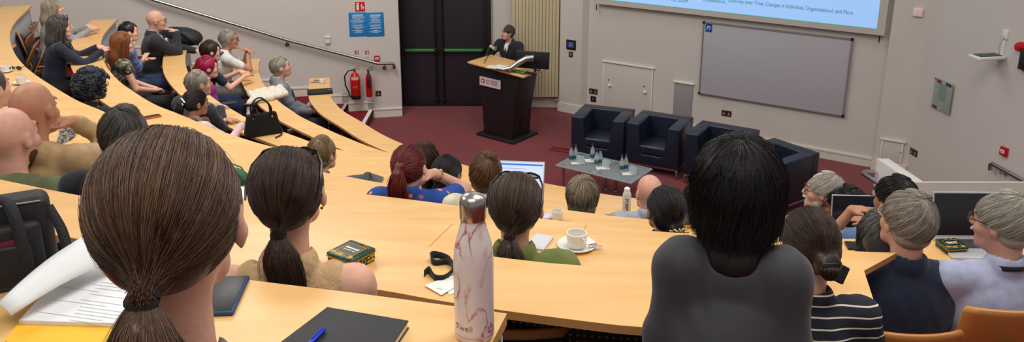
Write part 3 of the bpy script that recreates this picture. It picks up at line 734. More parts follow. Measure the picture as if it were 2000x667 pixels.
# back wall right of the door, the panelled bay and pillar
wallbox('wall_back',(-.35,DW),(.95,14.0),0,ztop,.2)
ribm=mat('cream_panel',(206,194,160),.55,var=.03,vscale=4)
rp=emp('wall_radiator',(.38,13.9,0)); tag(rp,'tall cream ribbed radiator panel on the wall behind the lectern','radiator')
x0=PY(1000,10,13.93).x; x1=PY(1091,100,13.9).x; zb=PY(1050,188,13.9).z
wd=x1-x0; rp.location.x=(x0+x1)/2
q=MB(); q.box((0,.0,(zb+4.2)/2),(wd,.05,4.2-zb)); q.build('panel',ribm,rp)
q=MB(); n=14
for i in range(n): q.box((-wd/2+wd*(i+.5)/n,-.035,(zb+4.2)/2),(wd/n*.86,.02,4.2-zb))
q.build('ribs',ribm,rp,bevel=.004)
q=MB(); q.box((wd/2-.02,.03,zb-.06),(.06,.03,.03)); q.tube([(wd/2+.02,0,zb+.02),(wd/2+.02,0,zb-.08),(wd/2+.09,.0,zb-.08)],.018,8); q.build('pipe',white,rp)
q=MB(); q.prism([(-.35,DW-.03),(.95,13.97),(.95,14.0),(-.35,DW)],0,.16); q.prism([(-.35,DW-.045),(.95,13.955),(.95,14.0),(-.35,DW)],.14,.17); struct(q.build('baseboard_back',skirt))
pb0=P(1092,216,0); pb1=P(1133,224,0)
pa=Vector((pb0.x,pb0.y,0)); pc=Vector((pb1.x,pb1.y,0))
wa=WB0-WBd*(4.46)                     # start of whiteboard wall
wq=wb(1146,212); 
q=MB(); q.prism([(pa.x,pa.y),(pc.x,pc.y),(wq.x,wq.y),(wq.x+.5,wq.y+.6),(pa.x+.1,14.5),(pa.x-.05,14.3)],0,ztop); struct(q.build('wall_pillar',wallc))
q=MB(); o=Vector((-.02,-.03,0)); q.prism([(pa.x-.03,pa.y-.0),(pc.x+.0,pc.y-.03),(pc.x,pc.y),(pa.x,pa.y)],0,.15); q.prism([(pc.x,pc.y-.03),(wq.x,wq.y-.02),(wq.x,wq.y),(pc.x,pc.y)],0,.15)
struct(q.build('baseboard_pillar',skirt))
# whiteboard wall
cl=WB0+WBd*.06
wallbox('wall_whiteboard',wq,WB0+WBd*.3,0,ztop,.3,side=1)
q=MB(); a=wq; b=WB0; n=WBn*.02; n2=WBn*.03
q.prism([(a.x,a.y),(b.x,b.y),(b.x+n.x,b.y+n.y),(a.x+n.x,a.y+n.y)],0,.14); q.prism([(a.x,a.y),(b.x,b.y),(b.x+n2.x,b.y+n2.y),(a.x+n2.x,a.y+n2.y)],.11,.135); struct(q.build('baseboard_whiteboard',skirt))
# right column and right wall
c0=WB0+WBn*.10+WBd*.02; c1=hit(1771,327,c0,WBn); c1=Vector((c1.x,c1.y,0)); zc=c1
q=MB(); q.prism([(c0.x,c0.y),(c1.x,c1.y),(c1.x+.5,c1.y+.8),(c0.x+.4,c0.y+.6)],0,ztop); struct(q.build('wall_column',wallc))
q=MB(); n=WBn*.025; q.prism([(c0.x-.02,c0.y),(c1.x,c1.y),(c1.x+n.x,c1.y+n.y),(c0.x+n.x-.02,c0.y+n.y)],0,.15); struct(q.build('baseboard_column',skirt))
RW0=c1; RWd=Vector((math.sin(math.radians(10)),-math.cos(math.radians(10)),0)); RWn=Vector((-abs(RWd.y),-RWd.x,0)).normalized()
def rw(x,y,off=0): return hit(x,y,RW0+RWn*off,RWn)
e_=RW0+RWd*9
wallbox('wall_right',RW0,e_,0,ztop,.2,side=1)
# ------------------------------------------------------------ tiers and desks
DZ={1:1.01,2:1.32,3:1.63,4:1.93,5:2.21,6:2.49,7:2.77,8:3.10,9:3.46}
FL={k:v-.74 for k,v in DZ.items()}
far={1:[(644,151),(646,187),(653,199),(671,217),(710,240),(746,262),(794,283.5),(848,302),(896,318),(975,341),(1063,357),(1165,376),(1243,387),(1420,408),(1614,427.5)],
2:[(509,114),(505,129),(507,146),(514,162),(524,177),(545,198),(571,216.5),(592,230),(650,257),(686,272),(728,288.5),(770,301)],
3:[(374,81),(364.7,98),(362,112),(363,128),(370,145),(390,168),(425,197),(463,219),(478,228),(515,244),(552.7,257),(577.5,266),(613.5,279),(655,291)],
4:[(230,37),(217,50),(201.6,69.6),(197,89),(199,110),(211,134),(232,157.7),(254,174),(300,202.6),(351,223),(414.7,249.7),(483.4,272.7),(514,281.6),(570,296),(620,308)],
5:[(62,10),(48,24),(31,41),(21.6,57.6),(19,74),(24,93.6),(36,115),(60,139),(96,163.6),(149,195),(192,213),(228,228),(330,264),(450,297),(560,322),(683,345),(735,355),(900,380),(1110,410),(1300,430),(1640,441),(1700,443)],
6:[(-60,160),(0,196),(60,224),(145,258),(192,279),(300,315),(450,345),(600,366),(733,381),(900,402),(1088,430),(1265,450),(1480,462),(1668,466),(1760,460),(1815,447),(1900,440),(2060,440)],
7:[(-60,222),(0,248),(60,275),(150,310),(192,327),(330,362),(480,386),(640,408),(884,436),(1146,469),(1400,484),(1680,489),(1752,493)],
8:[(-80,335),(0,350),(165,383),(400,420),(640,455),(838,482),(960,500),(1122,517),(1400,530),(1600,524),(1688,524)],
9:[(-80,464),(200,504),(455,542),(700,572),(1003,613)]}
FX={}
for k,l in far.items():
    FX[k]=[np.array(P(x,y,DZ[k]))[:2] for x,y in spline(l,4)]
def at_ray(poly,px):
    """plan point where the polyline crosses the vertical plane through image column px (at desk height)"""
    pass
d1=FX[1]; d5=FX[5]
def cross(poly,ang):
    for a,b in zip(poly[:-1],poly[1:]):
        ta=math.atan2(a[0],a[1]); tb=math.atan2(b[0],b[1])
        if (ta-ang)*(tb-ang)<=0 and abs(ta-tb)>1e-9:
            t=(ang-ta)/(tb-ta); return a+(b-a)*t
    return poly[-1]
for k in(2,3,4):
    base=[q for q in FX[k]]; t_=(5-k)/4.
    a0=math.atan2(base[-1][0],base[-1][1])
    add=[]
    for a in np.linspace(max(a0+.12,-.10),math.atan2(d1[-1][0],d1[-1][1])-.005,14):
        p5=cross(d5,a); p1=cross(d1,a); add.append(p5*(1-t_)+p1*t_)
    FX[k]=base+[np.array(q) for q in spline([base[-1]]+add,3)[1:]]
def resample(poly,step=.12):
    P_=[np.array(q,float) for q in poly]; out=[P_[0]]; acc=0
    for a,b in zip(P_[:-1],P_[1:]):
        L=np.linalg.norm(b-a)
        if L<1e-6: continue
        t=step-acc
        while t<=L: out.append(a+(b-a)*t/L); t+=step
        acc=(acc+L)%step
    if np.linalg.norm(out[-1]-P_[-1])>.02: out.append(P_[-1])
    return out
def offset(poly,w):
    """shift to the audience side (right-hand side when walking left to right) """
    out=[]; n=len(poly)
    for i in range(n):
        lo=max(0,i-2); hi=min(n-1,i+2); d=poly[hi]-poly[lo]; d/=np.linalg.norm(d)+1e-9
        out.append(poly[i]+np.array((d[1],-d[0]))*w)
    return out
near_px={8:[(-80,437),(0,446),(60,452),(120,460),(300,494),(455,520),(600,545),(730,563),(850,585),(964,603),(1100,621),(1250,639),(1350,642),(1450,636),(1560,620),(1640,606),(1711,600)]}
W_={1:.29,2:.25,3:.27,4:.34,5:.35,6:.40,7:.40,9:.42}
panel_o=mat('grey_laminate',(150,152,156),.4,var=.04)
def perf():
    m=mat('perforated_metal',(40,36,38),.5,metal=.3); nt=m.node_tree
    tc=nt.nodes.new('ShaderNodeTexCoord'); v=nt.nodes.new('ShaderNodeTexVoronoi'); v.inputs['Scale'].default_value=45; v.inputs['Randomness'].default_value=0
    nt.links.new(tc.outputs['UV'],v.inputs[0]); r=nt.nodes.new('ShaderNodeValToRGB'); r.color_ramp.interpolation='CONSTANT'
    r.color_ramp.elements[0].color=hexs(120,110,105); r.color_ramp.elements[1].color=hexs(38,33,36); r.color_ramp.elements[1].position=.2
    nt.links.new(v.outputs['Distance'],r.inputs[0]); nt.links.new(r.outputs[0],bsdf(m).inputs['Base Color']); return m
perfm=perf()
DL={1:'front beech desktop, lowest of the curved rows, with a black folder near its end',2:'curved beech desktop with a white scarf lying on it, second lowest row',3:'curved beech desktop holding the black handbag and pink-labelled bottle',4:'curved beech desktop with an orange phone, fourth row up from the stage',
5:'curved beech desktop with two saucered cups near its left end',6:'curved beech desktop carrying the teal notebook and the right-hand open laptop',7:'curved beech desktop with a white cup and saucer in the centre',8:'long beech desktop carrying the shortbread tin and black laptop bag',9:'nearest beech desktop with the tall marbled bottle and paper stack'}
NEAR={}
def ribbon(name,line,z0,z1,m,parent,solid=.012):
    vs=[];fs=[];n=len(line)
    for q in line: vs+=[(q[0],q[1],z0),(q[0],q[1],z1)]
    fs=[(2*i,2*i+2,2*i+3,2*i+1) for i in range(n-1)]
    me=bpy.data.meshes.new(name); me.from_pydata(vs,[],fs); me.update()
    uv=me.uv_layers.new(name='UVMap'); acc=[0]
    for a,b in zip(line[:-1],line[1:]): acc.append(acc[-1]+np.linalg.norm(np.array(b)-np.array(a)))
    for p in me.polygons:
        for li in p.loop_indices:
            vi=me.loops[li].vertex_index; uv.data[li].uv=(acc[vi//2],z0 if vi%2==0 else z1)
    o=link(name,me,m,parent,True)
    if solid: s=o.modifiers.new('s','SOLIDIFY'); s.thickness=solid; s.offset=0
    return o
for k in range(1,10):
    fr=resample(FX[k]); z=DZ[k]
    if k in near_px:
        nr_=resample([np.array(P(x,y,z))[:2] for x,y in spline(near_px[k],4)],.1)
        m_=len(fr); 
        # match counts by arc fraction
        idx=np.linspace(0,len(nr_)-1,m_); nr=[nr_[int(i)]*(1-(i%1))+nr_[min(int(i)+1,len(nr_)-1)]*(i%1) for i in idx]
    else: nr=offset(fr,W_[k])
    if k==7:
        E0=np.array(P(1752,493,z))[:2]; E1=np.array(P(1676,534,z))[:2]
        keep=[i for i in range(len(fr)) if nr[i][0]<E1[0]-.06]; fr=[fr[i] for i in keep]+[E0]; nr=[nr[i] for i in keep]+[E1]
    NEAR[k]=nr
    c=fr[0]; d=emp('lecture_desk',(0,0,0)); tag(d,DL[k],'desk','curved beech desk rows')
    n=len(fr); vs=[(q[0],q[1],z) for q in fr]+[(q[0],q[1],z) for q in nr]+[(q[0],q[1],z-.026) for q in fr]+[(q[0],q[1],z-.026) for q in nr]
    fs=[];mi=[]
    for i in range(n-1):
        fs.append((i,n+i,n+i+1,i+1)); mi.append(0)
        fs.append((2*n+i,2*n+i+1,3*n+i+1,3*n+i)); mi.append(0)
        fs.append((i,i+1,2*n+i+1,2*n+i)); mi.append(1)
        fs.append((n+i,3*n+i,3*n+i+1,n+i+1)); mi.append(1)
    fs+= [(0,2*n,3*n,n),(n-1,2*n-1,4*n-1,3*n-1)]; mi+=[1,1]
    me=bpy.data.meshes.new('desktop'); me.from_pydata(vs,[],fs); me.update(); me.polygons.foreach_set('material_index',mi)
    link('desktop',me,[beech,beech_edge],d)
    cut_=fr[:-9] if k==7 else fr; inn=offset(cut_,.05); inn2=offset(cut_,.035)
    ribbon('modesty_panel',inn,z-.45,z-.03,perfm,d,.006); ribbon('front_panel',inn2,z-.46,z-.03,panel_o,d,.006)
    q=MB(); stp=max(1,int(len(fr)/ (8 if k<8 else 3)))
    js=[1]+list(range(stp,n-2,stp))+([n-2] if k!=7 else [n-12])
    for j in js:
        a=fr[j];b=nr[j]; dd=(b-a)/np.linalg.norm(b-a); m0=a+dd*.10; ang=math.atan2(dd[1],dd[0])
        g=MB(); g.box((m0[0]+dd[0]*.06,m0[1]+dd[1]*.06,z-.045),(.26,.04,.035),rz=ang); g.box((m0[0],m0[1],FL[k]+.36),(.07,.035,.70),rz=ang); g.box((m0[0]+dd[0]*.04,m0[1]+dd[1]*.04,FL[k]+.012),(.26,.05,.022),rz=ang); g.build('leg',greym,d,bevel=.003)
    if k in(7,6):   # joints between desktop lengths
        a,b=(((884,436.6),(838,481)),) [0] if k==7 else ((1146,437.8),(1139,452))
        A=P(a[0],a[1],z+.0006);B=P(b[0],b[1],z+.0006); g=MB(); dv=(B-A).normalized(); s=Vector((-dv.y,dv.x,0))*.0012
        g.quad(A+s,B+s,B-s,A-s); g.build('joint',mat('joint_dark',(150,105,62),.8),d)
    # tier below
    ed=offset(fr,-.02 if k>1 else -.02)
    lx=ed[0][0]; wl=LW0+LWd*((lx-LW0.x)/LWd.x)
    poly=[(wl.x,wl.y-.0)]+[tuple(q) for q in ed]
    rx=ed[-1]
    if k<=6: poly+=[(rx[0]+.3,rx[1]-.15),(7.5,rx[1]-.3)]
    else: poly+=[(7.5,rx[1]-.1)]
    poly+=[(7.5,-3),(-11,-3),(lend.x-.5,lend.y)]
    z0=0 if k==1 else FL[k-1]
    if k>=6: poly=[(-11,ed[0][1]+.6)]+poly[1:]; poly=[p for p in poly if p!=(lend.x-.5,lend.y)]
    g=MB(); g.prism(poly,z0-.002,FL[k]); struct(g.build('floor',carpetd))
    g=MB(); nl=[(wl.x,wl.y)]+[tuple(q) for q in ed] if k<6 else [tuple(q) for q in ed]
    nn=[np.array(q) for q in nl]; of=offset(nn,.05)
    poly2=[tuple(q) for q in nn]+[tuple(q) for q in of][::-1]
    m_=len(nn)
    g.add([(q[0],q[1],FL[k]+.004) for q in nn]+[(q[0],q[1],FL[k]+.004) for q in of]+[(q[0],q[1],FL[k]-.05) for q in nn],[(i,m_+i,m_+i+1,i+1) for i in range(m_-1)]+[(i,i+1,2*m_+i+1,2*m_+i) for i in range(m_-1)])
    struct(g.build('trim_%d'%(k+1),nosem))
# first low step before the front row
ed=offset([np.array(q) for q in resample(FX[1])],-.5); a=P(730,211,.13); b=P(712,243,.13)
poly=[(LW0+LWd*.45).to_tuple()[:2],(a.x,a.y),(b.x,b.y)]+[tuple(q) for q in ed if q[0]>b.x+.25]+[(4.0,6.8),(4,5),(-5,5),(-5,12.8)]
g=MB(); g.prism(poly,0,.13); struct(g.build('floor',carpetd))
g=MB(); A=(LW0+LWd*.45); nn=[np.array((A.x,A.y)),np.array((a.x,a.y)),np.array((b.x,b.y)),np.array((b.x+.12,b.y-.5))]; of=[q+np.array((-.06,-.01)) for q in nn]
m_=4; g.add([(q[0],q[1],.135) for q in nn]+[(q[0],q[1],.135) for q in of]+[(q[0],q[1],.08) for q in nn],[(i,m_+i,m_+i+1,i+1) for i in range(3)]+[(i,i+1,2*m_+i+1,2*m_+i) for i in range(3)]); struct(g.build('trim_11',white))
# half steps in the left aisle and stepped skirting
lx=[FX[k][0][0] for k in range(1,6)]
segs=[(LW0.x-.45,.13)]
for k in range(1,6):
    segs.append((lx[k-1]+.02,FL[k])) 
    nx=lx[k] if k<5 else lx[k-1]-1.1
    mid=(lx[k-1]+nx)/2; hz=(FL[k]+(FL[k+1]))/2 if k<9 else 0
    segs.append((mid,hz))
    yb=FX[k][0][1]+.10
    w0=LW0+LWd*((mid-LW0.x)/LWd.x); w1=LW0+LWd*((nx-LW0.x)/LWd.x)
    g=MB(); g.prism([(mid,yb),(w0.x,w0.y),(w1.x,w1.y),(nx,yb-.1)],FL[k],hz); struct(g.build('floor',carpetd))
    g=MB(); g.box((mid,(yb+w0.y)/2,hz-.02),(.05,w0.y-yb,.05)); struct(g.build('trim_12',nosem))
segs.append((lx[4]-1.1,FL[6])); segs.append((lend.x,FL[6]))
g=MB()
a=LW0; prev=0.
xs_=[LW0.x]+[s[0] for s in segs[:-1]]; hs=[0.]+[s[1] for s in segs[:-1]]; xs_.append(lend.x)
for i in range(len(hs)):
    p0=LW0+LWd*((xs_[i]-LW0.x)/LWd.x); p1=LW0+LWd*((xs_[i+1]-.09-LW0.x)/LWd.x)
    for (t,za,zb) in ((.016,0,.15),(.026,.125,.145)):
        n=LWn*t; g.prism([(p0.x,p0.y),(p1.x,p1.y),(p1.x+n.x,p1.y+n.y),(p0.x+n.x,p0.y+n.y)],hs[i]+za,hs[i]+zb)
    if i+1<len(hs):
        p2=LW0+LWd*((xs_[i+1]-LW0.x)/LWd.x); n=LWn*.016; g.prism([(p2.x,p2.y),(p1.x,p1.y),(p1.x+n.x,p1.y+n.y),(p2.x+n.x,p2.y+n.y)],hs[i],hs[i+1]+.15)
struct(g.build('baseboard_left',skirt))
# ------------------------------------------------------------ wall fittings
def onwall(fn,pts,off=0): return [fn(x,y,off) for x,y in pts]
def plate(name,fn,x,y,w,h,t,m,parent,n,d,bevel=.003,off=0):
    """box of width w along wall dir d, height h centred on pixel"""
    c=fn(x,y,off+t/2); R=Matrix((Vector(d).normalized(),-n,Vector((0,0,1)))).transposed()
    q=MB(); q.box((0,0,0),(w,t,h)); o=q.build(name,m,parent,bevel=bevel); o.matrix_world=Matrix.Translation(c)@R.to_4x4() if parent is None else Matrix.Translation(c)@R.to_4x4(); return o,c,R
def wallthing(name,label,cat,fn,x,y,n,d,off=0,group=None):
    c=fn(x,y,off); e=emp(name,c); R=Matrix((Vector(d).normalized(),-n,Vector((0,0,1)))).transposed(); e.rotation_euler=R.to_euler(); tag(e,label,cat,group); return e
def lw_thing(*a,**k): return wallthing(a[0],a[1],a[2],lw,a[3],a[4],LWn,-LWd,**k)
def wb_thing(*a,**k): return wallthing(a[0],a[1],a[2],wb,a[3],a[4],WBn,WBd,**k)
def rw_thing(*a,**k): return wallthing(a[0],a[1],a[2],rw,a[3],a[4],RWn,RWd,**k)
# local frame of every wall thing: x right along the wall, y into the wall, z up
def bx(e,name,c,d,m,bevel=.003):
    q=MB(); q.box(c,d); return q.build(name,m,e,bevel=bevel)
# handrail left
def rail(name,label,pts,kn,knn,r=.024,ext=None):
    e=emp(name,pts[0]); tag(e,label,'handrail'); q=MB(); L=[Vector(p)-Vector(pts[0]) for p in pts]; q.tube(L,r,14); q.build('rail',steel,e,True)
    for b in kn:
        b=Vector(b)-Vector(pts[0]); g=MB(); g.tube([b,b+Vector((0,0,-.06)),b+Vector((0,0,-.07))-knn*.085],.008,8); g.tube([b+Vector((0,0,-.07))-knn*.07,b+Vector((0,0,-.07))-knn*.10],.032,16); g.build('bracket',steel,e,True)
    return e
rail('handrail','long brushed steel handrail sloping down the left wall',[lw(60,-100,.09),lw(300,0,.09),lw(560,78,.09),lw(738,124,.09),lw(768,124,.09),lw(769.5,128,.09),lw(770,134,.09)],[lw(560,80,.09),lw(751,126,.09)],LWn)
e=lw_thing('fire_sign','red and white fire extinguisher symbol sign above the blue notice','sign',703,13)
bx(e,'plate',(0,0,0),(.15,.006,.15),mat('sign_red',(200,25,30),.4)); wm=mat('sign_white',(240,240,238),.5)
q=MB(); q.box((-.035,-.005,-.01),(.035,.003,.09)); q.box((-.03,-.005,.05),(.02,.003,.02)); q.tube([(-.015,-.005,.045),(-.055,-.005,.05)],.004,6); q.tube([(.02,-.005,-.05),(.03,-.005,-.01),(.02,-.005,.02),(.035,-.005,.05)],[.004,.012,.008,.002],6); q.tube([(.045,-.005,-.05),(.055,-.005,-.02),(.045,-.005,.01)],[.003,.009,.002],6); q.build('symbol',wm,e)
bl=mat('poster_blue',(30,126,196),.45)
for i,(x,lab) in enumerate(((699,'left half of the blue notice pair with white print, by the doors'),(733,'right half of the blue notice pair with white print, by the doors'))):
    e=lw_thing('blue_notice',lab,'notice',x,48); bx(e,'sheet',(0,0,0),(.275,.006,.385),bl)
    q=MB(); random.seed(5+i); z=.15
    for r in range(17):
        z-=.0175; w=random.uniform(.10,.22) if r>1 else .16
        if r in(8,13): continue
        q.box((random.uniform(-.01,.01),-.0045,z+.02),(w,.002,.006 if r>1 else .011))
    q.build('print',mat('print_pale',(205,228,242),.6),e)
    textmesh('number','11',wm,.045,e,'CENTER',matrix=frame((0,-.0045,-.105),(1,0,0),(0,0,1)))
e=lw_thing('wall_sensor','small white sensor box on the left wall above the handrail','sensor',640,77); bx(e,'housing',(0,-.02,0),(.075,.04,.12),white,.01); bx(e,'cap',(0,-.03,.045),(.08,.05,.03),white,.01)
for x,lab in ((697,'small red and white fire label, left of two, above the large extinguisher'),(717,'small red and white fire label, right of two, above the slim extinguisher')):
    e=lw_thing('fire_label',lab,'sign',x,106); bx(e,'plate',(0,0,.03),(.06,.004,.06),MATS['sign_red']); q=MB(); q.box((0,-.004,.03),(.012,.002,.04)); q.box((.015,-.004,.03),(.006,.002,.03)); q.build('symbol',wm,e); bx(e,'lower_plate',(0,0,-.035),(.06,.004,.055),mat('label_grey',(190,198,196),.5))
def callpoint(fn_thing,x,y,lab,s=.085):
    e=fn_thing('fire_call_point',lab,'alarm',x,y); bx(e,'housing',(0,-.02,0),(s,.04,s),redp,.006); bx(e,'glass_panel',(0,-.042,0),(s*.62,.004,s*.42),mat('call_white',(230,225,220),.3)); q=MB(); q.tube([(-.012,-.045,0),(.012,-.045,0)],.004,6); q.build('mark',blackp,e); return e
callpoint(lw_thing,736,113,'red fire call point on left wall above the extinguishers')
bronze=mat('bronze_plate',(92,62,52),.35,metal=.6)
def socket(fnt,x,y,lab,w=.15,h=.087,dark=True):
    e=fnt('wall_socket',lab,'socket',x,y); bx(e,'plate',(0,-.004,0),(w,.01,h),bronze,.002)
    q=MB()
    for sx in ((-w/4,w/4) if w>.12 else (0,)):
        q.box((sx,-.011,.012),(.012,.003,.014)); q.box((sx-.012,-.011,-.012),(.011,.003,.009)); q.box((sx+.012,-.011,-.012),(.011,.003,.009)); q.box((sx,-.011,-.012),(.03,.002,.02))
    q.build('sockets',mat('socket_grey',(170,150,140),.4),e); return e
socket(lw_thing,739,182,'single bronze wall socket right of the extinguishers',.087)
# extinguishers
def extinguisher(lab,x,y,h,r,foam):
    c=lw(x,y,.16); e=emp('fire_extinguisher',c); tag(e,lab,'fire extinguisher'); e.rotation_euler=(0,0,math.atan2(-LWd.y,-LWd.x))
    q=MB(); q.lathe([(r*.8,-h/2),(r,-h/2+.02),(r,h/2-.1),(r*.8,h/2-.05),(r*.35,h/2-.015),(.018,h/2)]); q.build('cylinder',redp,e,True)
    if foam:
        q=MB(); q.lathe([(r*1.01,-h/2),(r*1.02,-h/2+.06)]); q.build('base_ring',blackp,e,True)
        q=MB(); q.add([(r*1.01*math.sin(a),-r*1.01*math.cos(a),z) for z in(.10,.15) for a in np.linspace(-.8,.8,9)],[(i,i+1,i+10,i+9) for i in range(8)]); q.build('label',mat('label_cream',(215,190,150),.5),e)
        for k,dx in enumerate((-.02,.02)):
            t=textmesh('marking','I',wm,.05,e,'CENTER',matrix=frame((dx,-r*1.02,-.03),(1,0,0),(0,0,1)))
    q=MB(); q.tube([(0,0,h/2-.01),(0,0,h/2+.03)],.02,10); q.build('valve',chrome,e,True)
    hc_=redp if foam else mat('handle_green',(30,80,55),.4)
    q=MB(); q.box((.035,0,h/2+.035),(.10,.022,.008),R=Matrix.Rotation(-.1,3,'Y')); q.box((.03,0,h/2+.065),(.12,.022,.008),R=Matrix.Rotation(-.45,3,'Y')); q.build('handle',hc_,e,bevel=.002)
    q=MB()
    if foam: q.tube([(-.01,0,h/2+.03),(-.10,-.02,h/2+.02),(-.16,-.03,h/2-.06),(-.15,-.03,h/2-.22),(-.11,-.02,-h/2+.12),(-.09,-.02,-h/2+.03)],.011,8)
    else: q.tube([(-.01,-.0,h/2+.03),(0.0,-.05,h/2-.03),(.0,-r-.02,h/2-.10),(0,-r-.025,0)],[.012,.014,.02,.034],10)
    q.build('hose' if foam else 'horn',blackp,e,True)
    q=MB(); q.box((0,.11,.08),(.05,.05,.04)); q.build('wall_hook',blackp,e)
    return e
extinguisher('large red fire extinguisher with black hose on the left wall',694,166,.44,.078,True)
extinguisher('slim red fire extinguisher with black horn and green handle',720.5,165,.40,.050,False)
# projection screen
fr_m=mat('screen_border',(196,190,182),.7)
def wquad(fn,pts,off): return [fn(x,y,off) for x,y in pts]
sc_=emp('projection_screen',wb(1445,38,.10)); tag(sc_,'large projection screen high on the wall showing pale blue slide','screen')
o=sc_.location.copy()
BL=wb(1162.7,6.7,.10); BR=wb(1727,70.2,.10); 
zb=(BL.z+BR.z)/2; BL.z=zb; BR.z=zb
dx=(BR-BL); up=Vector((0,0,1)); 
def slab(q,a,b,c,d,n,t): q.add([v-o for v in(a,b,c,d)]+[v-o-n*t for v in(a,b,c,d)],[(0,1,2,3),(7,6,5,4),(0,4,5,1),(1,5,6,2),(2,6,7,3),(3,7,4,0)])
q=MB(); slab(q,BL,BR,BR+up*3.0,BL+up*3.0,WBn,.03); q.build('border',fr_m,sc_)
br=wb(1712,58,.104); bl_=wb(1201.7,0,.104); zz=(br.z+bl_.z)/2; br.z=zz; bl_.z=zz; bl2=bl_+(bl_-br).normalized()*.0
q=MB(); q.add([v-o for v in(bl2-WBd*.08,br,br+up*2.7+WBd*.0,bl2-WBd*.08+up*2.7)],[(0,1,2,3)]); q.build('slide',mat('slide_blue',(150,190,242),.8,emit=.62),sc_)
q=MB(); e_m=mat('slide_edge',(120,205,205),.8,emit=.5); q.add([v-o+WBn*.002 for v in(bl2-WBd*.08,br,br+up*.012,bl2-WBd*.08+up*.012)],[(0,1,2,3)]); q.build('slide_edge',e_m,sc_)
q=MB()
for v in(wb(1165,9,.09),wb(1718,70,.09)): q.tube([v-o,v-o-up*.09],.008,8)
q.build('pull_cords',blackp,sc_)
tm_=mat('slide_text',(84,158,160),.8,emit=.35)
R_=wb(1666,28.5,.107); L_=wb(1423,7.2,.107); base=frame(R_-o,WBd,up)
tw=(R_-L_).length
t1='Diversity over Time: '; t2='Changes in Individual, Organizational, and Place'
t=textmesh('slide_text',t1+t2,tm_,.075,sc_,'RIGHT',matrix=base,width=tw,bold=.0008)
t=textmesh('slide_text','Conference, ',tm_,.075,sc_,'RIGHT',matrix=frame(L_-o-WBd*.02,WBd,up),width=tw*.20,bold=.0008)
t=textmesh('slide_date','r 16, 2024',tm_,.085,sc_,'RIGHT',matrix=frame(wb(1343,5,.107)-o,WBd,up),width=tw*.19,bold=.0008)
# whiteboard
wbm=mat('whiteboard_enamel',(184,182,190),.35,coat=.1)
wbt=emp('whiteboard',wb(1510,130,.03)); tag(wbt,'wide whiteboard in aluminium frame below the projection screen','whiteboard'); o=wbt.location.copy()
TL=wb(1374,43.5,.03); TR=wb(1664,76.5,.03); BRr=wb(1647,226,.03); BLl=wb(1367,181,.03); zt=(TL.z+TR.z)/2; zb=(BRr.z+BLl.z)/2
xl=(TL+BLl)/2; xr=(TR+BRr)/2
a=Vector((xl.x,xl.y,zb)); b=Vector((xr.x,xr.y,zb)); hgt=zt-zb; W=(b-a).length
R=Matrix((WBd,-WBn,up)).transposed(); wbt.rotation_euler=R.to_euler(); wbt.location=(a+b)/2+up*hgt/2
bx(wbt,'board',(0,.005,0),(W,.02,hgt),wbm)
q=MB()
for s in(-1,1): q.box((s*W/2,0,0),(.016,.034,hgt)); q.box((0,0,s*hgt/2),(W,.034,.018))
q.build('frame',mat('frame_alu',(150,148,148),.45,metal=.3),wbt)
q=MB()
for s in(-1,1):
    for s2 in(-1,1): q.box((s*W/2,-.002,s2*hgt/2),(.034,.04,.034))
q.build('corner_caps',blackp,wbt,bevel=.004)
q=MB(); q.box((-W/2+.08,-.007,hgt/2-.075),(.10,.002,.12)); q.build('sticker',mat('sticker_blue',(20,84,160),.5),wbt); q=MB(); q.tube([(-W/2+.05,-.009,hgt/2-.10),(-W/2+.07,-.009,hgt/2-.06),(-W/2+.10,-.009,hgt/2-.05)],[.006,.012,.004],5); q.tube([(-W/2+.09,-.009,hgt/2-.1),(-W/2+.11,-.009,hgt/2-.06)],[.006,.004],5); q.build('sticker_mark',wm,wbt)
# access doors in the whiteboard wall
def access(lab,corners,fnt,fn,n,d,knobs):
    A,B,C,D=[fn(x,y,.006) for x,y in corners]; w=((B-A).length+(C-D).length)/2; h=((A-D).length+(B-C).length)/2; c=(A+B+C+D)/4
    e=emp('access_door',c); e.rotation_euler=Matrix((d,-n,up)).transposed().to_euler(); tag(e,lab,'access door')
    bx(e,'panel',(0,0,0),(w,.012,h),wallc,.001); q=MB()
    for s in(-1,1): q.box((s*w/2,-.008,0),(.02,.014,h+.02)); 
    q.box((0,-.012,h/2),(w+.06,.03,.02)); q.build('door_frame',white,e,bevel=.002)
    for kx,ky in knobs:
        p=fn(kx,ky,.03); lp=Matrix((d,-n,up))@(p-c); g=MB(); g.ball((lp.x,-.02,lp.z),.026,12); g.build('knob',white,e,True); g=MB(); g.box((lp.x-.02,-.012,lp.z+.09),(.02,.006,.016)); g.build('keyhole',blackp,e)
    return e
access('white cupboard door with two round knobs in the wall behind armchairs',[(1180,119),(1276,133),(1270,232),(1177,217)],None,wb,WBn,WBd,[(1190,167),(1259,180)])
cf=lambda x,y,off=0: hit(x,y,c0+WBn*off,WBn)
CFd=WBd
A_=access('small square white access hatch low on the right column',[(1723,270),(1764,277),(1759,318),(1720,310)],None,cf,WBn,WBd,[])
g=MB(); g.box((.12,-.014,.0),(.012,.01,.012)); g.build('latch',blackp,A_)
e=wb_thing('wall_vent','grey rectangular panel with white top edge beside the cupboard door','panel',1334,200); bx(e,'panel',(0,-.006,0),(.30,.014,.62),mat('vent_grey',(150,150,150),.5)); bx(e,'top_edge',(0,-.015,.315),(.33,.03,.025),white); 
socket(wb_thing,1159,178,'double bronze socket with switches left of the cupboard door',.15)
e=wb_thing('data_plate','black square data plate under the bronze double socket','socket',1159,193); bx(e,'plate',(0,-.004,0),(.095,.01,.095),blackp); bx(e,'port',(0,-.011,.0),(.03,.003,.05),greym)
socket(wb_thing,1419,221,'double bronze socket below the whiteboard',.15)
pfn=lambda x,y,off=0: hit(x,y,pa+((Vector((pc.y-pa.y,pa.x-pc.x,0)).normalized())*off if True else 0),Vector((pc.y-pa.y,pa.x-pc.x,0)).normalized())
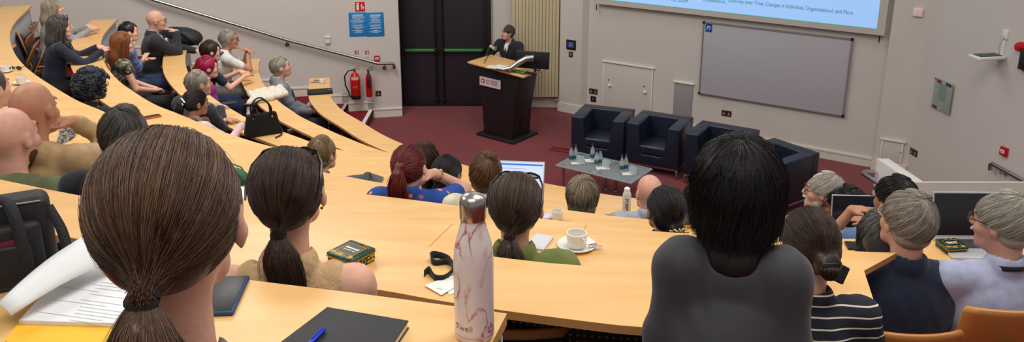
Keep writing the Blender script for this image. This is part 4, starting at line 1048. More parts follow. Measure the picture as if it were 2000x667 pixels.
PD_=(pc-pa).normalized(); PN=Vector((PD_.y,-PD_.x,0)); PN=PN if PN.y<0 else -PN
pfn=lambda x,y,off=0: hit(x,y,pa+PN*off,PN)
e=wallthing('touch_panel','small black touch panel with lit screen on the pillar','control panel',pfn,1116,87,PN,PD_); bx(e,'housing',(0,-.01,0),(.17,.025,.155),blackp,.006); bx(e,'display',(0,-.024,0),(.12,.002,.10),mat('panel_screen',(52,56,110),.3,emit=.35)); q=MB(); q.box((.0,-.026,.02),(.05,.001,.006)); q.box((0,-.026,-.01),(.07,.001,.004)); q.build('display_text',mat('panel_text',(160,165,210),.4,emit=.4),e)
e=wallthing('light_switch','small bronze light switch under the touch panel','switch',pfn,1115,106,PN,PD_); bx(e,'plate',(0,-.004,0),(.075,.01,.085),bronze); bx(e,'rocker',(0,-.011,0),(.028,.006,.045),mat('socket_grey',(170,150,140),.4))
e=wallthing('wall_detector','small white detector with a red light high on the column','sensor',cf,1793,24,WBn,WBd); bx(e,'housing',(0,-.015,0),(.115,.03,.105),white,.006); q=MB(); q.ball((.0,-.032,.03),.013,8); q.build('indicator',mat('led_red',(255,40,70),.3,emit=2.5),e,True)
socket(rw_thing,1785,297,'double steel socket low on the right wall beside the column',.15)
callpoint(rw_thing,1964,295,'red fire call point on the right wall above the handrail',.10)
# glass plaque
A,B,C,D=[rw(x,y,.03) for x,y in((1828,152),(1862,164),(1853,222),(1818,209))]
c=(A+B+C+D)/4; e=emp('glass_plaque',c); e.rotation_euler=Matrix((RWd,-RWn,up)).transposed().to_euler(); tag(e,'green tinted glass plaque with printed text on the right wall','plaque'); w=((B-A).length+(C-D).length)/2; h=((A-D).length+(B-C).length)/2
bx(e,'glass',(0,0,0),(w,.008,h),mat('plaque_glass',(150,168,152),.12,coat=.5)); q=MB(); random.seed(3)
for r in range(13): q.box((random.uniform(-.02,.02),-.006,h*.36-r*h*.042),(w*random.uniform(.3,.6),.001,.006))
q.build('print',mat('plaque_print',(110,128,118),.6),e)
bx(e,'crest',(-w*.25,-.006,h*.43),(w*.25,.002,.04),mat('crest_red',(130,60,70),.5)); bx(e,'crest',(w*.28,-.006,h*.43),(w*.3,.002,.04),mat('crest_blue',(50,70,120),.5)); bx(e,'crest',(-w*.3,-.006,-h*.44),(w*.25,.002,.035),mat('crest_purple',(90,50,90),.5))
q=MB()
for s in(-1,1):
    for s2 in(-1,1): q.ball((s*w*.47,-.01,s2*h*.48),.014,8)
q.build('standoffs',chrome,e,True)
# wall router shelf
e=rw_thing('wifi_unit','white wall bracket unit with its cable high on the right wall','bracket',1958,108)
bx(e,'back_plate',(0,-.01,.06),(.04,.02,.22),white); 
q=MB(); q.prism([(-.08,-.02),(.08,-.02),(.10,-.36),(-.10,-.36)],-.03,.01); q.build('shelf',white,e,bevel=.012); bx(e,'top_pad',(0,-.19,.014),(.14,.28,.006),mat('pad_dark',(60,84,78),.5))
bx(e,'outlet',(0,-.01,.24),(.075,.02,.10),white); q=MB(); q.tube([(0,-.02,.22),(.01,-.05,.16),(-.01,-.06,.08),(0,-.04,.02)],.004,6); q.build('cable',mat('cable_grey',(150,150,148),.5),e,True)
e=rw_thing('alarm_sounder','round red alarm sounder at the top right edge','alarm',1996,91); q=MB(); q.lathe([(.055,0),(.055,.03),(.045,.06),(.02,.07),(0,.07)]); o_=q.build('sounder',redp,e,True); o_.rotation_euler=(PI/2,0,0)
e=rw_thing('wall_display','black screen edge just below the red sounder','screen',2004,116); bx(e,'display',(.06,-.03,0),(.2,.05,.22),blackp)
# right parapet and rails
pz=1.02
K=[P(1713,309,pz),P(1736,309,pz),P(1802,353,pz),P(1780,353,pz)]
q=MB(); q.prism([(v.x,v.y) for v in K],0,pz); struct(q.build('wall_parapet',white,bevel=.004))
f0=P(1780,353.5,pz); q=MB(); q.prism([(f0.x,f0.y-.03),(7.5,f0.y-.03),(7.5,f0.y),(f0.x,f0.y)],0,pz-.002); struct(q.build('wall_parapet',white))
rl=[P(1706,335,.86),P(1687,335,.86),P(1684,338,.86),P(1738,374,.86)]
z_=.88; yy=f0.y-.10
rail('handrail','bent steel handrail on the near side of the white parapet',[P(1708,335,z_),P(1688,335,z_),P(1685,337.5,z_),P(1735,371,z_),Vector((P(1775,392,z_).x,yy-.02,z_)),Vector((P(1815,392,z_).x,yy,z_+.01)),Vector((7.4,yy,z_+.02))],[Vector((P(1720,361,z_).x,P(1720,361,z_).y,z_)),Vector((P(1848,395,z_).x,yy,z_))],Vector((0,-1,0)))
rail('handrail','short steel handrail rising along the right wall past the parapet',[rw(1934,332,.07),rw(1934,321,.07),rw(1937,319,.07),rw(2000,353,.07),rw(2080,398,.07)],[rw(1955,329,.07)],RWn)
# ------------------------------------------------------------ armchairs
navy=mat('navy_leather',(26,34,50),.33,var=.12,vscale=9,bump=.12,bscale=60,coat=.12)
def armchair(lab,loc,rz,w):
    e=emp('armchair',loc,rz); tag(e,lab,'armchair','black leather tub chairs on the stage'); w=w/2; dp=.64; ht=.70; z0=.14
    q=MB(); pr=[(-w,z0),(w,z0),(w,ht),(w-.15,ht),(w-.17,ht-.02),(w-.20,.32),(w-.23,.28),(-w+.23,.28),(-w+.20,.32),(-w+.17,ht-.02),(-w+.15,ht),(-w,ht)]
    n=len(pr); q.add([(x,0,z) for x,z in pr]+[(x,dp-.14,z) for x,z in pr],[tuple(range(n)),tuple(range(n,2*n))[::-1]]+[(i,n+i,n+(i+1)%n,(i+1)%n) for i in range(n)])
    o=q.build('arms',navy,e,bevel=.016)
    q=MB(); q.box((0,dp-.085,(z0+ht)/2),(2*w,.17,ht-z0)); q.build('back',navy,e,bevel=.018)
    q=MB(); q.box((0,dp/2-.10,.345),(2*w-.36,dp-.20,.13)); q.build('seat_cushion',navy,e,bevel=.03)
    q=MB(); 
    for a,b in(((-w+.02,.03),(w-.02,.03)),((-w+.02,dp-.03),(w-.02,dp-.03)),((-w+.02,.03),(-w+.02,dp-.03)),((w-.02,.03),(w-.02,dp-.03))):
        q.box(((a[0]+b[0])/2,(a[1]+b[1])/2,.125),(abs(a[0]-b[0])+.03,abs(a[1]-b[1])+.03,.03))
    q.build('base_frame',chrome,e,bevel=.003)
    for sx in(-1,1):
        for y in(.03,dp-.03): g=MB(); g.box((sx*(w-.02),y,.056),(.03,.03,.112)); g.build('leg',chrome,e,bevel=.003)
    return e
def ac(lab,fl,fr_):
    a=P(*fl,.68); b=P(*fr_,.68); a.z=b.z=0; d=b-a; c=(a+b)/2; return armchair(lab,c,math.atan2(d.y,d.x),d.length)
ac('leftmost black leather armchair, nearest the lectern',(1116,229),(1219,241))
ac('second black leather armchair from the left, behind the glass table',(1224,241),(1328,257))
ac('third black leather armchair, partly behind the black-haired person',(1338,262),(1456,283))
ac('rightmost black leather armchair, turned side-on to the left',(1446,290),(1536,322))
# glass tables
gl=mat('table_glass',(150,164,166),.08,alpha=.55,coat=.4); gle=mat('glass_edge',(180,205,200),.15,alpha=.8)
glass=mat('clear_glass',(225,235,235),.05,alpha=.35); 
def gtable(lab,c,d,w,l,z):
    e=emp('coffee_table',(c.x,c.y,0),math.atan2(d.y,d.x)); tag(e,lab,'coffee table')
    q=MB(); q.box((0,0,z-.006),(l,w,.012)); q.build('glass_top',gl,e,bevel=.002)
    q=MB()
    for s in(-1,1): q.box((s*l/2,0,z-.006),(.006,w,.013)); q.box((0,s*w/2,z-.006),(l,.006,.013))
    q.build('glass_edge',gle,e)
    for sx in(-1,1):
        for sy in(-1,1):
            g=MB(); g.tube([(sx*(l/2-.07),sy*(w/2-.07),.0),(sx*(l/2-.07),sy*(w/2-.07),z-.013)],.019,12); g.tube([(sx*(l/2-.07),sy*(w/2-.07),0),(sx*(l/2-.07),sy*(w/2-.07),.012)],.035,14); g.tube([(sx*(l/2-.07),sy*(w/2-.07),z-.002),(sx*(l/2-.07),sy*(w/2-.07),z+.004)],.022,12); g.build('leg',chrome,e,True)
    return e
tz=.40; A,B,C,D=[P(x,y,tz) for x,y in((1080,321),(1135,297),(1275,330),(1233,356))]
e1=((D-A)+(C-B))/2; e2=((B-A)+(C-D))/2; L=e1.length; Wd=e2.length; dd=e1.normalized()
cen=(A+B+C+D)/4
gtable('left glass coffee table with steel legs and water bottles',cen-dd*L*.25,dd,Wd,L*.5-.006,tz)
gtable('right glass coffee table with one pair of water bottles',cen+dd*L*.25,dd,Wd,L*.5-.006,tz)
capc={'b':mat('cap_navy',(40,50,90),.4),'g':mat('cap_green',(40,70,60),.4)}
def wbottle(lab,x,y,cp):
    p=P(x,y,tz+.001); e=emp('water_bottle',p); tag(e,lab,'water bottle','small glass water bottles on the coffee tables')
    q=MB(); q.lathe([(.026,0),(.03,.01),(.03,.115),(.026,.14),(.013,.175),(.0125,.20)],seg=16); q.build('bottle',glass,e,True)
    q=MB(); q.lathe([(.0145,.196),(.0145,.218),(0,.218)],seg=12); q.build('cap',capc[cp],e,True)
    q=MB(); q.lathe([(.0306,.035),(.0306,.085)],seg=16); q.build('label',mat('bottle_label_'+cp,(60,80,130) if cp=='b' else (60,110,90),.5),e,True)
nap=mat('napkin_white',(225,228,222),.8)
for lab,x,y in(('white napkin under leftmost bottles',1128,317),('white napkin under the lone rear bottle',1155,313),('white napkin under middle pair of bottles',1177,327),('white napkin under rightmost bottles',1228,338)):
    p=P(x,y,tz+.0008); g=MB(); g.box((0,0,0),(.17,.12,.0012),rz=.1); o_=g.build('napkin',nap); o_.location=p; tag(o_,lab+' on the glass table','napkin')
for lab,x,y,c_ in (('leftmost small water bottle with dark blue cap',1115.5,315,'b'),('green-capped bottle second from left on the table',1124,314,'g'),('lone small bottle near the back of left table',1157,312,'b'),('green-capped bottle of the middle pair',1165,324,'g'),('blue-capped bottle of the middle pair',1172,322,'b'),('green-capped bottle of the rightmost pair',1214,335,'g'),('blue-capped bottle of the rightmost pair',1222,333,'b')): wbottle(lab,x,y,c_)
for lab,x,y in(('left',1130,317),('middle',1180,325),('right',1233,338)):
    p=P(x,y,tz+.002); g=MB(); g.lathe([(.028,0),(.033,.09),(.031,.09),(.027,.006),(0,.006)],seg=16); o_=g.build('drinking_glass',glass,None,True); o_.location=p; tag(o_,'clear drinking glass on the %s group napkin'%lab,'glass')
    p=P(x+6,y+2,tz+.002); g=MB(); g.lathe([(.028,0),(.033,.09),(.031,.09),(.027,.006),(0,.006)],seg=16); o_=g.build('drinking_glass',glass,None,True); o_.location=p; tag(o_,'second clear glass right of the %s group glass'%lab,'glass')
p=P(1104,292,.01); g=MB(); g.box((0,0,0),(.45,.16,.008)); o_=g.build('floor_box',carpetd,None); o_.location=p; o_.rotation_euler=(0,0,-.35); tag(o_,'carpeted floor box lid beside the leftmost armchair','floor box')
g=MB(); 
for s in(-1,1): g.box((s*.225,0,.001),(.012,.17,.01)); g.box((0,s*.08,.001),(.45,.012,.01))
g.build('rim',steel,o_)
# ------------------------------------------------------------ lectern
lec=emp('lectern',(-.08,12.58,0),math.radians(-38)); tag(lec,'tall dark wooden lectern with beech sloping top and white sign','lectern')
dk=mat('lectern_dark',(34,28,32),.42,var=.1,vscale=5); dks=mat('lectern_side',(44,40,44),.45,var=.1,vscale=5)
q=MB(); pr=[(-.27,.04),(.27,.04),(.30,.45),(.42,1.06),(-.42,1.06),(-.30,.45)]
n=len(pr); q.add([(x,-.22,z) for x,z in pr]+[(x*.96,.24,z) for x,z in pr],[tuple(range(n)),tuple(range(n,2*n))[::-1]]+[(i,n+i,n+(i+1)%n,(i+1)%n) for i in range(n)]); q.build('body',dk,lec,bevel=.008)
q=MB(); q.prism([(-.36,-.30),(.36,-.30),(.36,.32),(-.36,.32)],0,.04); q.build('plinth',dk,lec,bevel=.01)
Rt=Matrix.Rotation(math.radians(3),3,'Y')
q=MB(); q.box((0,0,1.085),(1.06,.56,.028),R=Rt); q.build('top',beech,lec,bevel=.004)
q=MB(); q.box((-.12,-.245,.86),(.40,.008,.135),R=Matrix.Rotation(math.radians(1),3,'Y')); q.build('sign',mat('sign_pink',(212,198,204),.4),lec)
q=MB(); q.tube([(-.255,-.250,.87),(-.255,-.2535,.87)],.034,20); q.build('emblem',mat('emblem_red',(176,44,60),.4),lec,True)
q=MB(); q.tube([(-.255,-.252,.87),(-.255,-.2555,.87)],.017,6); q.build('emblem_centre',wm,lec)
q=MB(); random.seed(8)
for j in range(3): q.box((-.165,-.251,.893-j*.024),(.07-.01*j,.002,.009))
for j in range(5): q.box((-.035,-.251,.898-j*.015),(.14-.02*(j%2),.002,.0055))
q.box((-.12,-.251,.868),(.0025,.002,.07)); q.build('sign_print',mat('sign_text',(150,110,118),.6),lec)
q=MB(); q.box((.29,.0,.26),(.01,.08,.10)); q.build('side_port',blackp,lec)
M_=Matrix.Translation(lec.location)@Matrix.Rotation(lec.rotation_euler.z,4,'Z'); Mi=M_.inverted()
# monitor arm + monitor
Ya=12.35
mon=emp('monitor',PY(1040,117,12.25)); mon.rotation_euler=(math.radians(-8),0,math.radians(-14)); tag(mon,'black flat monitor seen from behind on the lectern','monitor')
q=MB(); q.box((0,.0,0),(.50,.035,.25)); q.build('display',blackp,mon,bevel=.008); q=MB(); q.box((-.03,-.03,.02),(.12,.03,.09)); q.build('mount_plate',steel,mon,bevel=.004)
arm=emp('monitor_stand',PY(988,134,12.2)); tag(arm,'curved silver monitor arm rising from the lectern top','monitor arm'); o=arm.location.copy()
q=MB(); q.tube([PY(x,y,12.17)-o for x,y in((985,135),(998,133),(1012,123),(1028,114),(1042,112))],[.03,.036,.042,.042,.034],14); q.build('arm',mat('arm_silver',(190,190,192),.3,metal=.8),arm,True)
cb=emp('cable',PY(1043,125,12.1)); tag(cb,'bundle of black cables hanging behind the monitor','cable'); o=cb.location.copy(); q=MB()
q.tube([PY(x,y,12.1)-o for x,y in((1043,125),(1046,134),(1043,141),(1036,144),(1030,142))],.010,8); q.tube([PY(x,y,12.1)-o for x,y in((1052,124),(1050,130),(1058,132),(1052,138),(1046,136))],.012,8); q.tube([PY(x,y,12.08)-o for x,y in((1040,124),(1038,132),(1046,137),(1047,146))],.008,8); q.build('cords',blackp,cb,True)
mic=emp('gooseneck_microphone',PY(944,130,12.62)); tag(mic,'thin black gooseneck microphone with green tip on lectern','microphone'); o=mic.location.copy(); q=MB()
q.tube([PY(x,y,12.62)-o for x,y in((944,131),(946,121),(953,110),(962,100),(965,97))],.006,8); q.build('gooseneck',blackp,mic,True); q=MB(); q.tube([PY(964,98,12.62)-o,PY(970,91,12.62)-o],[.012,.016],10); q.build('microphone_head',mat('mic_green',(50,130,85),.6),mic,True)
lt=1.102
for lab,x,y,w_,h_,r in(('white papers in the middle of the lectern top',985,132,.30,.20,-.5),('small stack of papers at the left of lectern top',962,131,.16,.12,-.4)):
    p=P(x,y,lt+.03); g=MB(); g.box((0,0,0),(w_,h_,.006)); g.box((.03,.02,.004),(w_*.9,h_*.8,.004),rz=.2); o_=g.build('paper_sheets',nap); o_.location=p; o_.rotation_euler=(0,.05,r); tag(o_,lab,'papers')
g=MB(); g.box((0,0,0),(.20,.08,.02)); o_=g.build('green_case',mat('case_green',(70,140,40),.5),None,bevel=.004); o_.location=P(1015,140,1.10); o_.rotation_euler=(0,.05,-.66); tag(o_,'bright green flat case lying at right of the lectern top','case')
g=MB(); g.box((0,0,0),(.16,.05,.02)); o_=g.build('remote_control',blackp,None,bevel=.005); o_.location=P(1036,143,1.105); o_.rotation_euler=(0,.05,-.66); tag(o_,'black remote control beside the green case on lectern','remote')
# ------------------------------------------------------------ the people
HAIR={'brown':((52,34,26),(140,104,76)),'dbrown':((26,17,15),(92,62,46)),'mbrown':((40,30,26),(104,80,64)),'black':((8,7,9),(46,40,42)),'black2':((12,11,14),(52,46,48)),
'grey':((122,114,104),(206,198,182)),'grey2':((150,144,134),(226,220,206)),'white':((170,164,154),(226,222,212)),'blondegrey':((74,62,50),(196,180,150)),'red':((70,18,20),(150,46,44)),
'auburn':((84,44,24),(160,96,54)),'blonde':((104,84,58),(190,164,120)),'ltbrown':((74,50,34),(142,104,72)),'magenta':((130,16,58),(214,34,92)),'curlyb':((30,34,44),(92,100,112)),'dgrey':((50,48,48),(128,122,116)),'greyblk':((34,32,32),(140,136,130)),'blondw':((130,116,92),(214,202,176)),'ginger':((110,62,34),(176,112,70)),'dk':((20,16,16),(60,48,42))}
def pattern(name,kind,cols,scale,rough=.85):
    return ramp_mat('cloth_'+name,cols,kind,rough,bump=.25,bscale=14)
stripes=pattern('navy_stripe',s_wave(9.5,.6,(math.radians(14),0,0)),[(0,(26,30,44)),(.9,(26,30,44)),(.95,(226,216,196))],0)
floral=pattern('blue_floral',s_vor(17),[(0,(240,205,70)),(.16,(214,74,52)),(.27,(36,76,156))],0)
camo=pattern('camo_floral',s_noise(20,2),[(0,(34,38,30)),(.46,(84,92,66)),(.56,(168,150,138)),(.63,(44,48,36))],0)
plaid=pattern('blue_plaid',s_wave(18,0,(0,0,0),'X'),[(0,(96,126,176)),(.5,(150,176,212)),(.8,(80,108,164))],0)
tweed=pattern('grey_tweed',s_noise(120,3),[(.4,(122,128,134)),(.6,(150,156,160))],0)
leopard=pattern('leopard_scarf',s_noise(38,3),[(0,(20,20,22)),(.5,(120,110,100)),(.58,(26,26,28))],0)
cardig=pattern('speckled_knit',s_noise(60,3),[(0,(70,64,60)),(.5,(150,144,136)),(.6,(96,90,84))],0)
heather=pattern('dark_pattern',s_noise(30,2),[(0,(56,58,66)),(.5,(110,112,120)),(.56,(70,72,80))],0)
G={}
def pp(key,*a,**k): G[key]=person(*a,**k); return G[key]
f=FL
# --- foreground, centre
pp('near','person with long brown low ponytail closest to the camera, filling the left foreground',330,428,1.10,f[9],8,cloth('grey_top',(120,112,110)),'pony',h=.0065,head=(-2,-6,0),fem=True,hairk=HAIR['brown'],neck='low',s=.98,nk=.05,shw=.15,arms='lap',extra={'noface':1})
pp('tan','person in tan sleeveless knit top with sunglasses pushed up on dark ponytailed hair',563,375,2.06,f[8],2,cloth('tan_knit',(196,160,118),bscale=60,bump=.5),'pony',s=.92,nk=.03,h=.0065,head=(-2,2,-2),fem=True,sleeve='none',hairk=HAIR['dbrown'],neck='scoop',extra={'headsun':(.070,.082),'earring':1},arms='lap')
pp('olivegreen','person with grey-brown low ponytail and sunglasses on head, olive top slipping off one shoulder',1008,402,3.0,f[7],-6,cloth('olive_top',(112,122,58)),'pony',head=(-4,0,0),fem=True,sleeve='cap',hairk=HAIR['mbrown'],neck='scoop',skn='fair',extra={'headsun':(.074,.084)},arms='lap',h=.0075)
pp('blacktop','person with chin-length straight black hair in charcoal long-sleeved top leaning on the desk',1440,382,1.92,f[8],-14,cloth('charcoal',(52,50,56),.7,var=.05,bump=.3,bscale=7),'black',h=.0065,head=(0,-12,0),fem=True,lean=22,hairk=HAIR['black'],neck='low',shw=.105,shrug=.075,nk=.02,eh=.12,arms='desk',build=.9,arm_t=((-.05,.34,.86),(.05,.34,.86)),extra={'noface':1})
pp('stripe','person in navy striped top with dark hair gathered by a black claw clip',1580,480,2.42,f[8]-.18,-6,stripes,'bun',h=.0075,head=(10,-22,0),fem=True,sleeve='mid',lean=20,hairk=HAIR['dbrown'],neck='scoop',s=.86,arms='lap')
pp('navypolo','grey-haired person in navy polo shirt seated with his back to the camera at the right',1772,432,3.05,f[6],-6,cloth('navy_polo',(28,38,62),bump=.3),'short',h=.008,head=(16,0,2),sleeve='short',topk='polo',hairk=HAIR['grey'],skn='pink',lean=4,arms='lap',s=.92,build=1.2,shw=.25,extra={'glasses':(190,150,110)})
pp('lightblue','grey-haired bearded person in pale blue shirt with dark lanyard at right edge',1960,434,3.1,f[6],2,cloth('pale_blue',(178,184,214),bump=.6,bscale=9),'short',h=.008,head=(36,-4,0),sleeve='long',hairk=HAIR['grey2'],skn='pink',facial=((190,182,170),'short'),extra={'glasses':(60,40,34),'lanyard':(26,28,36)},lean=4,arms='lap',build=1.15,s=.93,shw=.21)
pp('longgrey','person with long wavy salt-and-pepper hair in front of the navy polo shirt',1722,462,3.6,f[6],-10,cloth('dark_top',(40,44,56)),'long',fem=True,hairk=HAIR['greyblk'],arms='lap',s=.95,head=(6,0,0))
pp('fist','person with short black hair resting fists at his chin in front of an open laptop',1748,388,4.36,f[5],0,cloth('denim_blue',(84,108,150)),'short',sleeve='short',hairk=HAIR['black2'],skn='tan',arms='chinL',arm_t=((-.14,.22,1.08),(.0,.30,.98)),head=(22,-4,0),extra={'glasses':(30,26,26)})
pp('indian','person with short black hair and dark glasses in patterned dark shirt facing left',1648,403,5.0,f[4],40,heather,'short',hairk=HAIR['black2'],skn='brown',head=(26,4,0),sleeve='short',extra={'glasses':(24,22,24)},arms='lap',s=1.05,nk=-0.03)
pp('whitebeard','white-haired person with white beard and glasses in dark blue jacket facing left',1608,372,5.7,f[3],46,cloth('blue_jacket',(36,50,82)),'short',hairk=HAIR['white'],skn='pink',head=(24,2,0),facial=((206,200,190),'long'),extra={'glasses':(60,60,66)},arms='lap',topk='hoodie',s=1.05,nk=-0.03)
pp('goldclip','person with black hair held by a gold flower clip',1300,410,4.2,f[5],0,cloth('black_top',(24,24,28)),'bun',fem=True,hairk=HAIR['black2'],skn='tan',arms='lap',h=.009,head=(12,0,0),nk=-0.03)
pp('baldfront','bald person in light grey shirt beside the white water bottle',1268,376,5.35,f[4],0,cloth('ltgrey_shirt',(160,168,180)),'bald',skn='pink',head=(12,-6,0),arms='lap',s=.98,nk=-0.03)
pp('darkhead','person with short black hair mostly hidden behind the black-haired person',1357,392,5.3,f[4],-4,cloth('charcoal2',(40,40,46)),'short',hairk=HAIR['black2'],skn='brown',arms='lap',extra={'lanyard':(20,20,24)},s=.9,head=(6,0,0),nk=-0.02)
pp('bob','person with layered grey-blonde bob in black top at the centre',1138,382,5.2,f[4],-2,cloth('black_top',(24,24,28)),'bob',fem=True,hairk=HAIR['blondegrey'],skn='fair',arms='lap',lean=4,head=(-8,0,0),nk=-0.03)
pp('cream','person with short light brown hair and cream top with dark lanyard',951,340,4.75,f[5],-4,cloth('cream_top',(222,212,184)),'shortwoman',hairk=HAIR['ltbrown'],skn='fair',sleeve='cap',extra={'lanyard':(34,30,28)},arms='lap',s=.95,head=(-12,0,0),nk=-0.03)
pp('darkpony','person with black hair tied in a low ponytail beside the red-haired person',873,338,5.2,f[4],-8,cloth('black_top',(24,24,28)),'pony',fem=True,hairk=HAIR['black2'],skn='tan',arms='lap',s=.95,head=(-20,0,0),nk=-0.02)
pp('redhair','person with dark red ponytail in blue floral top resting head on raised hand',800,326,4.6,f[5],-6,floral,'pony_high',fem=True,hairk=HAIR['red'],skn='fair',arms='chinR',arm_t=((-.2,.36,.8),(.12,.13,1.12)),head=(-14,-4,-4),sleeve='short',extra={'bracelet':1},lean=6,nk=-0.035)
pp('brownlong','person with long brown hair in grey jacket behind the red-haired person',828,314,5.4,f[4],-8,cloth('grey_green',(86,94,92)),'long',fem=True,hairk=HAIR['dbrown'],skn='fair',arms='lap',head=(-12,0,0),s=.96,nk=-0.03)
pp('blonde','person with dark blonde hair seen between two ponytailed heads',630,300,5.7,f[4],-18,cloth('dark_top',(40,44,56)),'shortwoman',fem=True,hairk=HAIR['blonde'],skn='fair',arms='lap',s=.93,head=(-8,-4,0))
# --- left foreground
pp('greyblack','person with short dark grey hair in black jacket behind the nearest ponytail',246,268,3.35,f[7],6,cloth('black_jacket',(26,26,30)),'short',hairk=HAIR['dgrey'],skn='tan',arms='lap',h=.008,head=(-6,-8,0),topk='hoodie',nk=-0.03)
pp('tanhoodie','bald person in tan hoodie resting his cheek on one hand',66,213,3.75,f[7],-2,cloth('tan_hoodie',(176,146,106)),'bald',skn='tan',arms='chinR',arm_t=((-.1,.34,.8),(.12,.15,1.13)),topk='hoodie',head=(-8,-4,0),h=.008,s=1.02)
pp('beard','bald person with brown beard in olive green jacket at left edge',22,268,3.35,f[7],-4,cloth('olive_jacket',(92,102,68)),'bald',skn='pink',facial=((74,48,36),'long'),arms='lap',topk='hoodie',head=(-10,0,0),h=.008,s=1.02)
pp('speckled','person in speckled knit cardigan mostly outside the left edge',-22,172,4.6,f[6],-20,cardig,'short',hairk=HAIR['dgrey'],skn='fair',arms='desk',head=(0,0,0))
# --- left block
pp('curly','person with curly blue-black hair and tortoiseshell glasses in black top',181,168,6.9,f[4],-22,cloth('black_top',(24,24,28)),'curly',fem=True,hairk=HAIR['curlyb'],skn='fair',arms='desk',head=(-12,0,0),neck='scoop',extra={'glasses':(120,60,36)},lean=14,s=.97)
pp('navywoman','person with long dark grey hair and navy top, hands clasped on desk',117,52,9.7,f[4],-56,cloth('navy_knit',(30,34,54)),'long',fem=True,hairk=HAIR['dgrey'],skn='fair',arms='reach',head=(-6,0,0),lean=12,legs=(24,24,28),s=1.05,extra={})
pp('blondwoman','person with pale blonde hair in grey top at the row end by the wall',103,16,10.9,f[4],-58,cloth('soft_grey',(150,150,152)),'long',fem=True,hairk=HAIR['blondw'],skn='fair',arms='reach',lean=10,legs=(40,40,44),head=(-4,0,0))
pp('auburn','person with long auburn wavy hair in camouflage floral top, hands in lap',240,84,9.9,f[3],-58,camo,'long',fem=True,hairk=HAIR['ginger'],skn='fair',arms='lap',sleeve='cap',legs=(24,24,26),head=(-8,0,0),lean=2,extra={'bracelet':1},s=1.05)
pp('plaid','person with short brown hair and blue plaid shirt, arms folded',252,62,10.7,f[3],-60,plaid,'short',hairk=HAIR['dk'],skn='fair',arms='fold',legs=(38,52,84),head=(-6,0,0),sleeve='mid')
pp('baldsuit','bald person with glasses in dark suit, hand at his chin',305,40,11.3,f[3],-62,cloth('dark_suit',(38,40,46)),'bald',hairk=HAIR['dk'],skn='pink',arms='chinR',topk='jacket',arm_t=((-.02,.46,.80),(.03,.26,1.06)),head=(-6,-4,0),lean=10,extra={'glasses':(50,44,44),'shirt':(150,176,222),'tie':(44,54,84),'watch':1},s=1.12,legs=(30,34,46))
pp('greyman','grey-haired person in dark suit leaning forward with clasped hands on the desk',388,163,8.5,f[3],-34,cloth('dark_suit2',(48,50,56)),'short',hairk=HAIR['grey'],skn='pink',arms='clasp',topk='jacket',lean=24,head=(-16,0,0),s=1.1,extra={'shirt':(176,190,214)},build=1.1)
pp('pink','person with black ponytail and white hair clip in pale pink jacket',383,200,7.9,f[3],-34,cloth('pale_pink',(220,190,188)),'pony_high',fem=True,hairk=HAIR['dk'],skn='tan',arms='reach',head=(-18,-6,0),lean=10,s=1.0)
pp('magenta','person with bright magenta hair in purple short-sleeved top',406,132,10.0,f[2],-52,cloth('purple',(140,34,116)),'shortwoman',fem=True,hairk=HAIR['magenta'],skn='fair',arms='lap',sleeve='short',lean=12,legs=(30,30,34),s=1.06,head=(-14,0,0))
pp('brownnavy','person with short brown hair in navy top, forearms resting on the desk',412,100,10.9,f[2],-58,cloth('navy_tee',(34,38,56)),'shortwoman',fem=True,hairk=HAIR['dbrown'],skn='fair',arms='reach',sleeve='short',lean=14,legs=(36,50,84),s=1.06,head=(-8,0,0))
pp('whitepolo','grey-haired person in white polo with hands clasped under his chin',447,77,11.5,f[2],-66,cloth('white_polo',(222,220,214)),'short',hairk=HAIR['grey'],skn='tan',arms='chinR',arm_t=((.02,.27,1.06),(.08,.26,1.07)),sleeve='short',topk='polo',lean=14,legs=(120,120,118),extra={'glasses':(40,40,44),'watch':1},s=1.08,head=(-4,0,0))
pp('tweed','grey-haired person in light grey jacket and navy tie, hands clasped',548,131,11.0,f[1],-66,tweed,'short',hairk=HAIR['grey'],skn='pink',arms='lap',topk='jacket',lean=-2,legs=(34,40,62),head=(-4,12,0),extra={'tie':(40,50,80),'shirt':(224,220,222)},s=1.12)
# --- the lecturer
pp('lecturer','bearded lecturer in dark suit and lanyard speaking behind the lectern',992,64,13.72,0,148,cloth('black_suit',(30,30,36)),'short',hairk=((66,58,54),(120,110,104)),skn='pink',topk='jacket',stand=True,lean=4,arms='reach',arm_t=((-.32,.40,1.06),(.16,.33,1.24)),head=(-28,6,0),facial=((90,72,62),'short'),extra={'shirt':(226,224,222),'tie':(28,26,32),'lanyard':(24,24,28)},legs=(30,30,36),s=.97)
# hair ornaments, scarves
def att(key,build):
    e,j=G[key]; return build(e,j)
def ornament(e,j,pts,name,m,r=.006):
    Mh=Matrix(j['R'].tolist()).to_4x4(); Mh.translation=j['hc']; q=MB()
    for p_ in pts: q.ball(p_,r,6)
    o=q.build(name,m,e,True); o.matrix_local=Mh; return o
e,j=G['goldclip']; rg=random.Random(4)
ornament(e,j,[(.012+.045*math.cos(a)*s,-.142+.008*math.sin(3*a),-.055+.020*math.sin(a)*s) for s in(.4,.75,1.) for a in [2*PI*k/12 for k in range(12)]],'hair_clip',mat('clip_gold',(214,190,130),.3,metal=.6),.0065)
e,j=G['pink']; q=MB(); q.tube([(.05,-.118,.02),(.02,-.135,.05),(-.02,-.13,.045),(.0,-.14,.02),(.04,-.13,.0),(.02,-.138,-.02)],.007,8); o=q.build('hair_clip',wm,e,True); Mh=Matrix(j['R'].tolist()).to_4x4(); Mh.translation=j['hc']; o.matrix_local=Mh
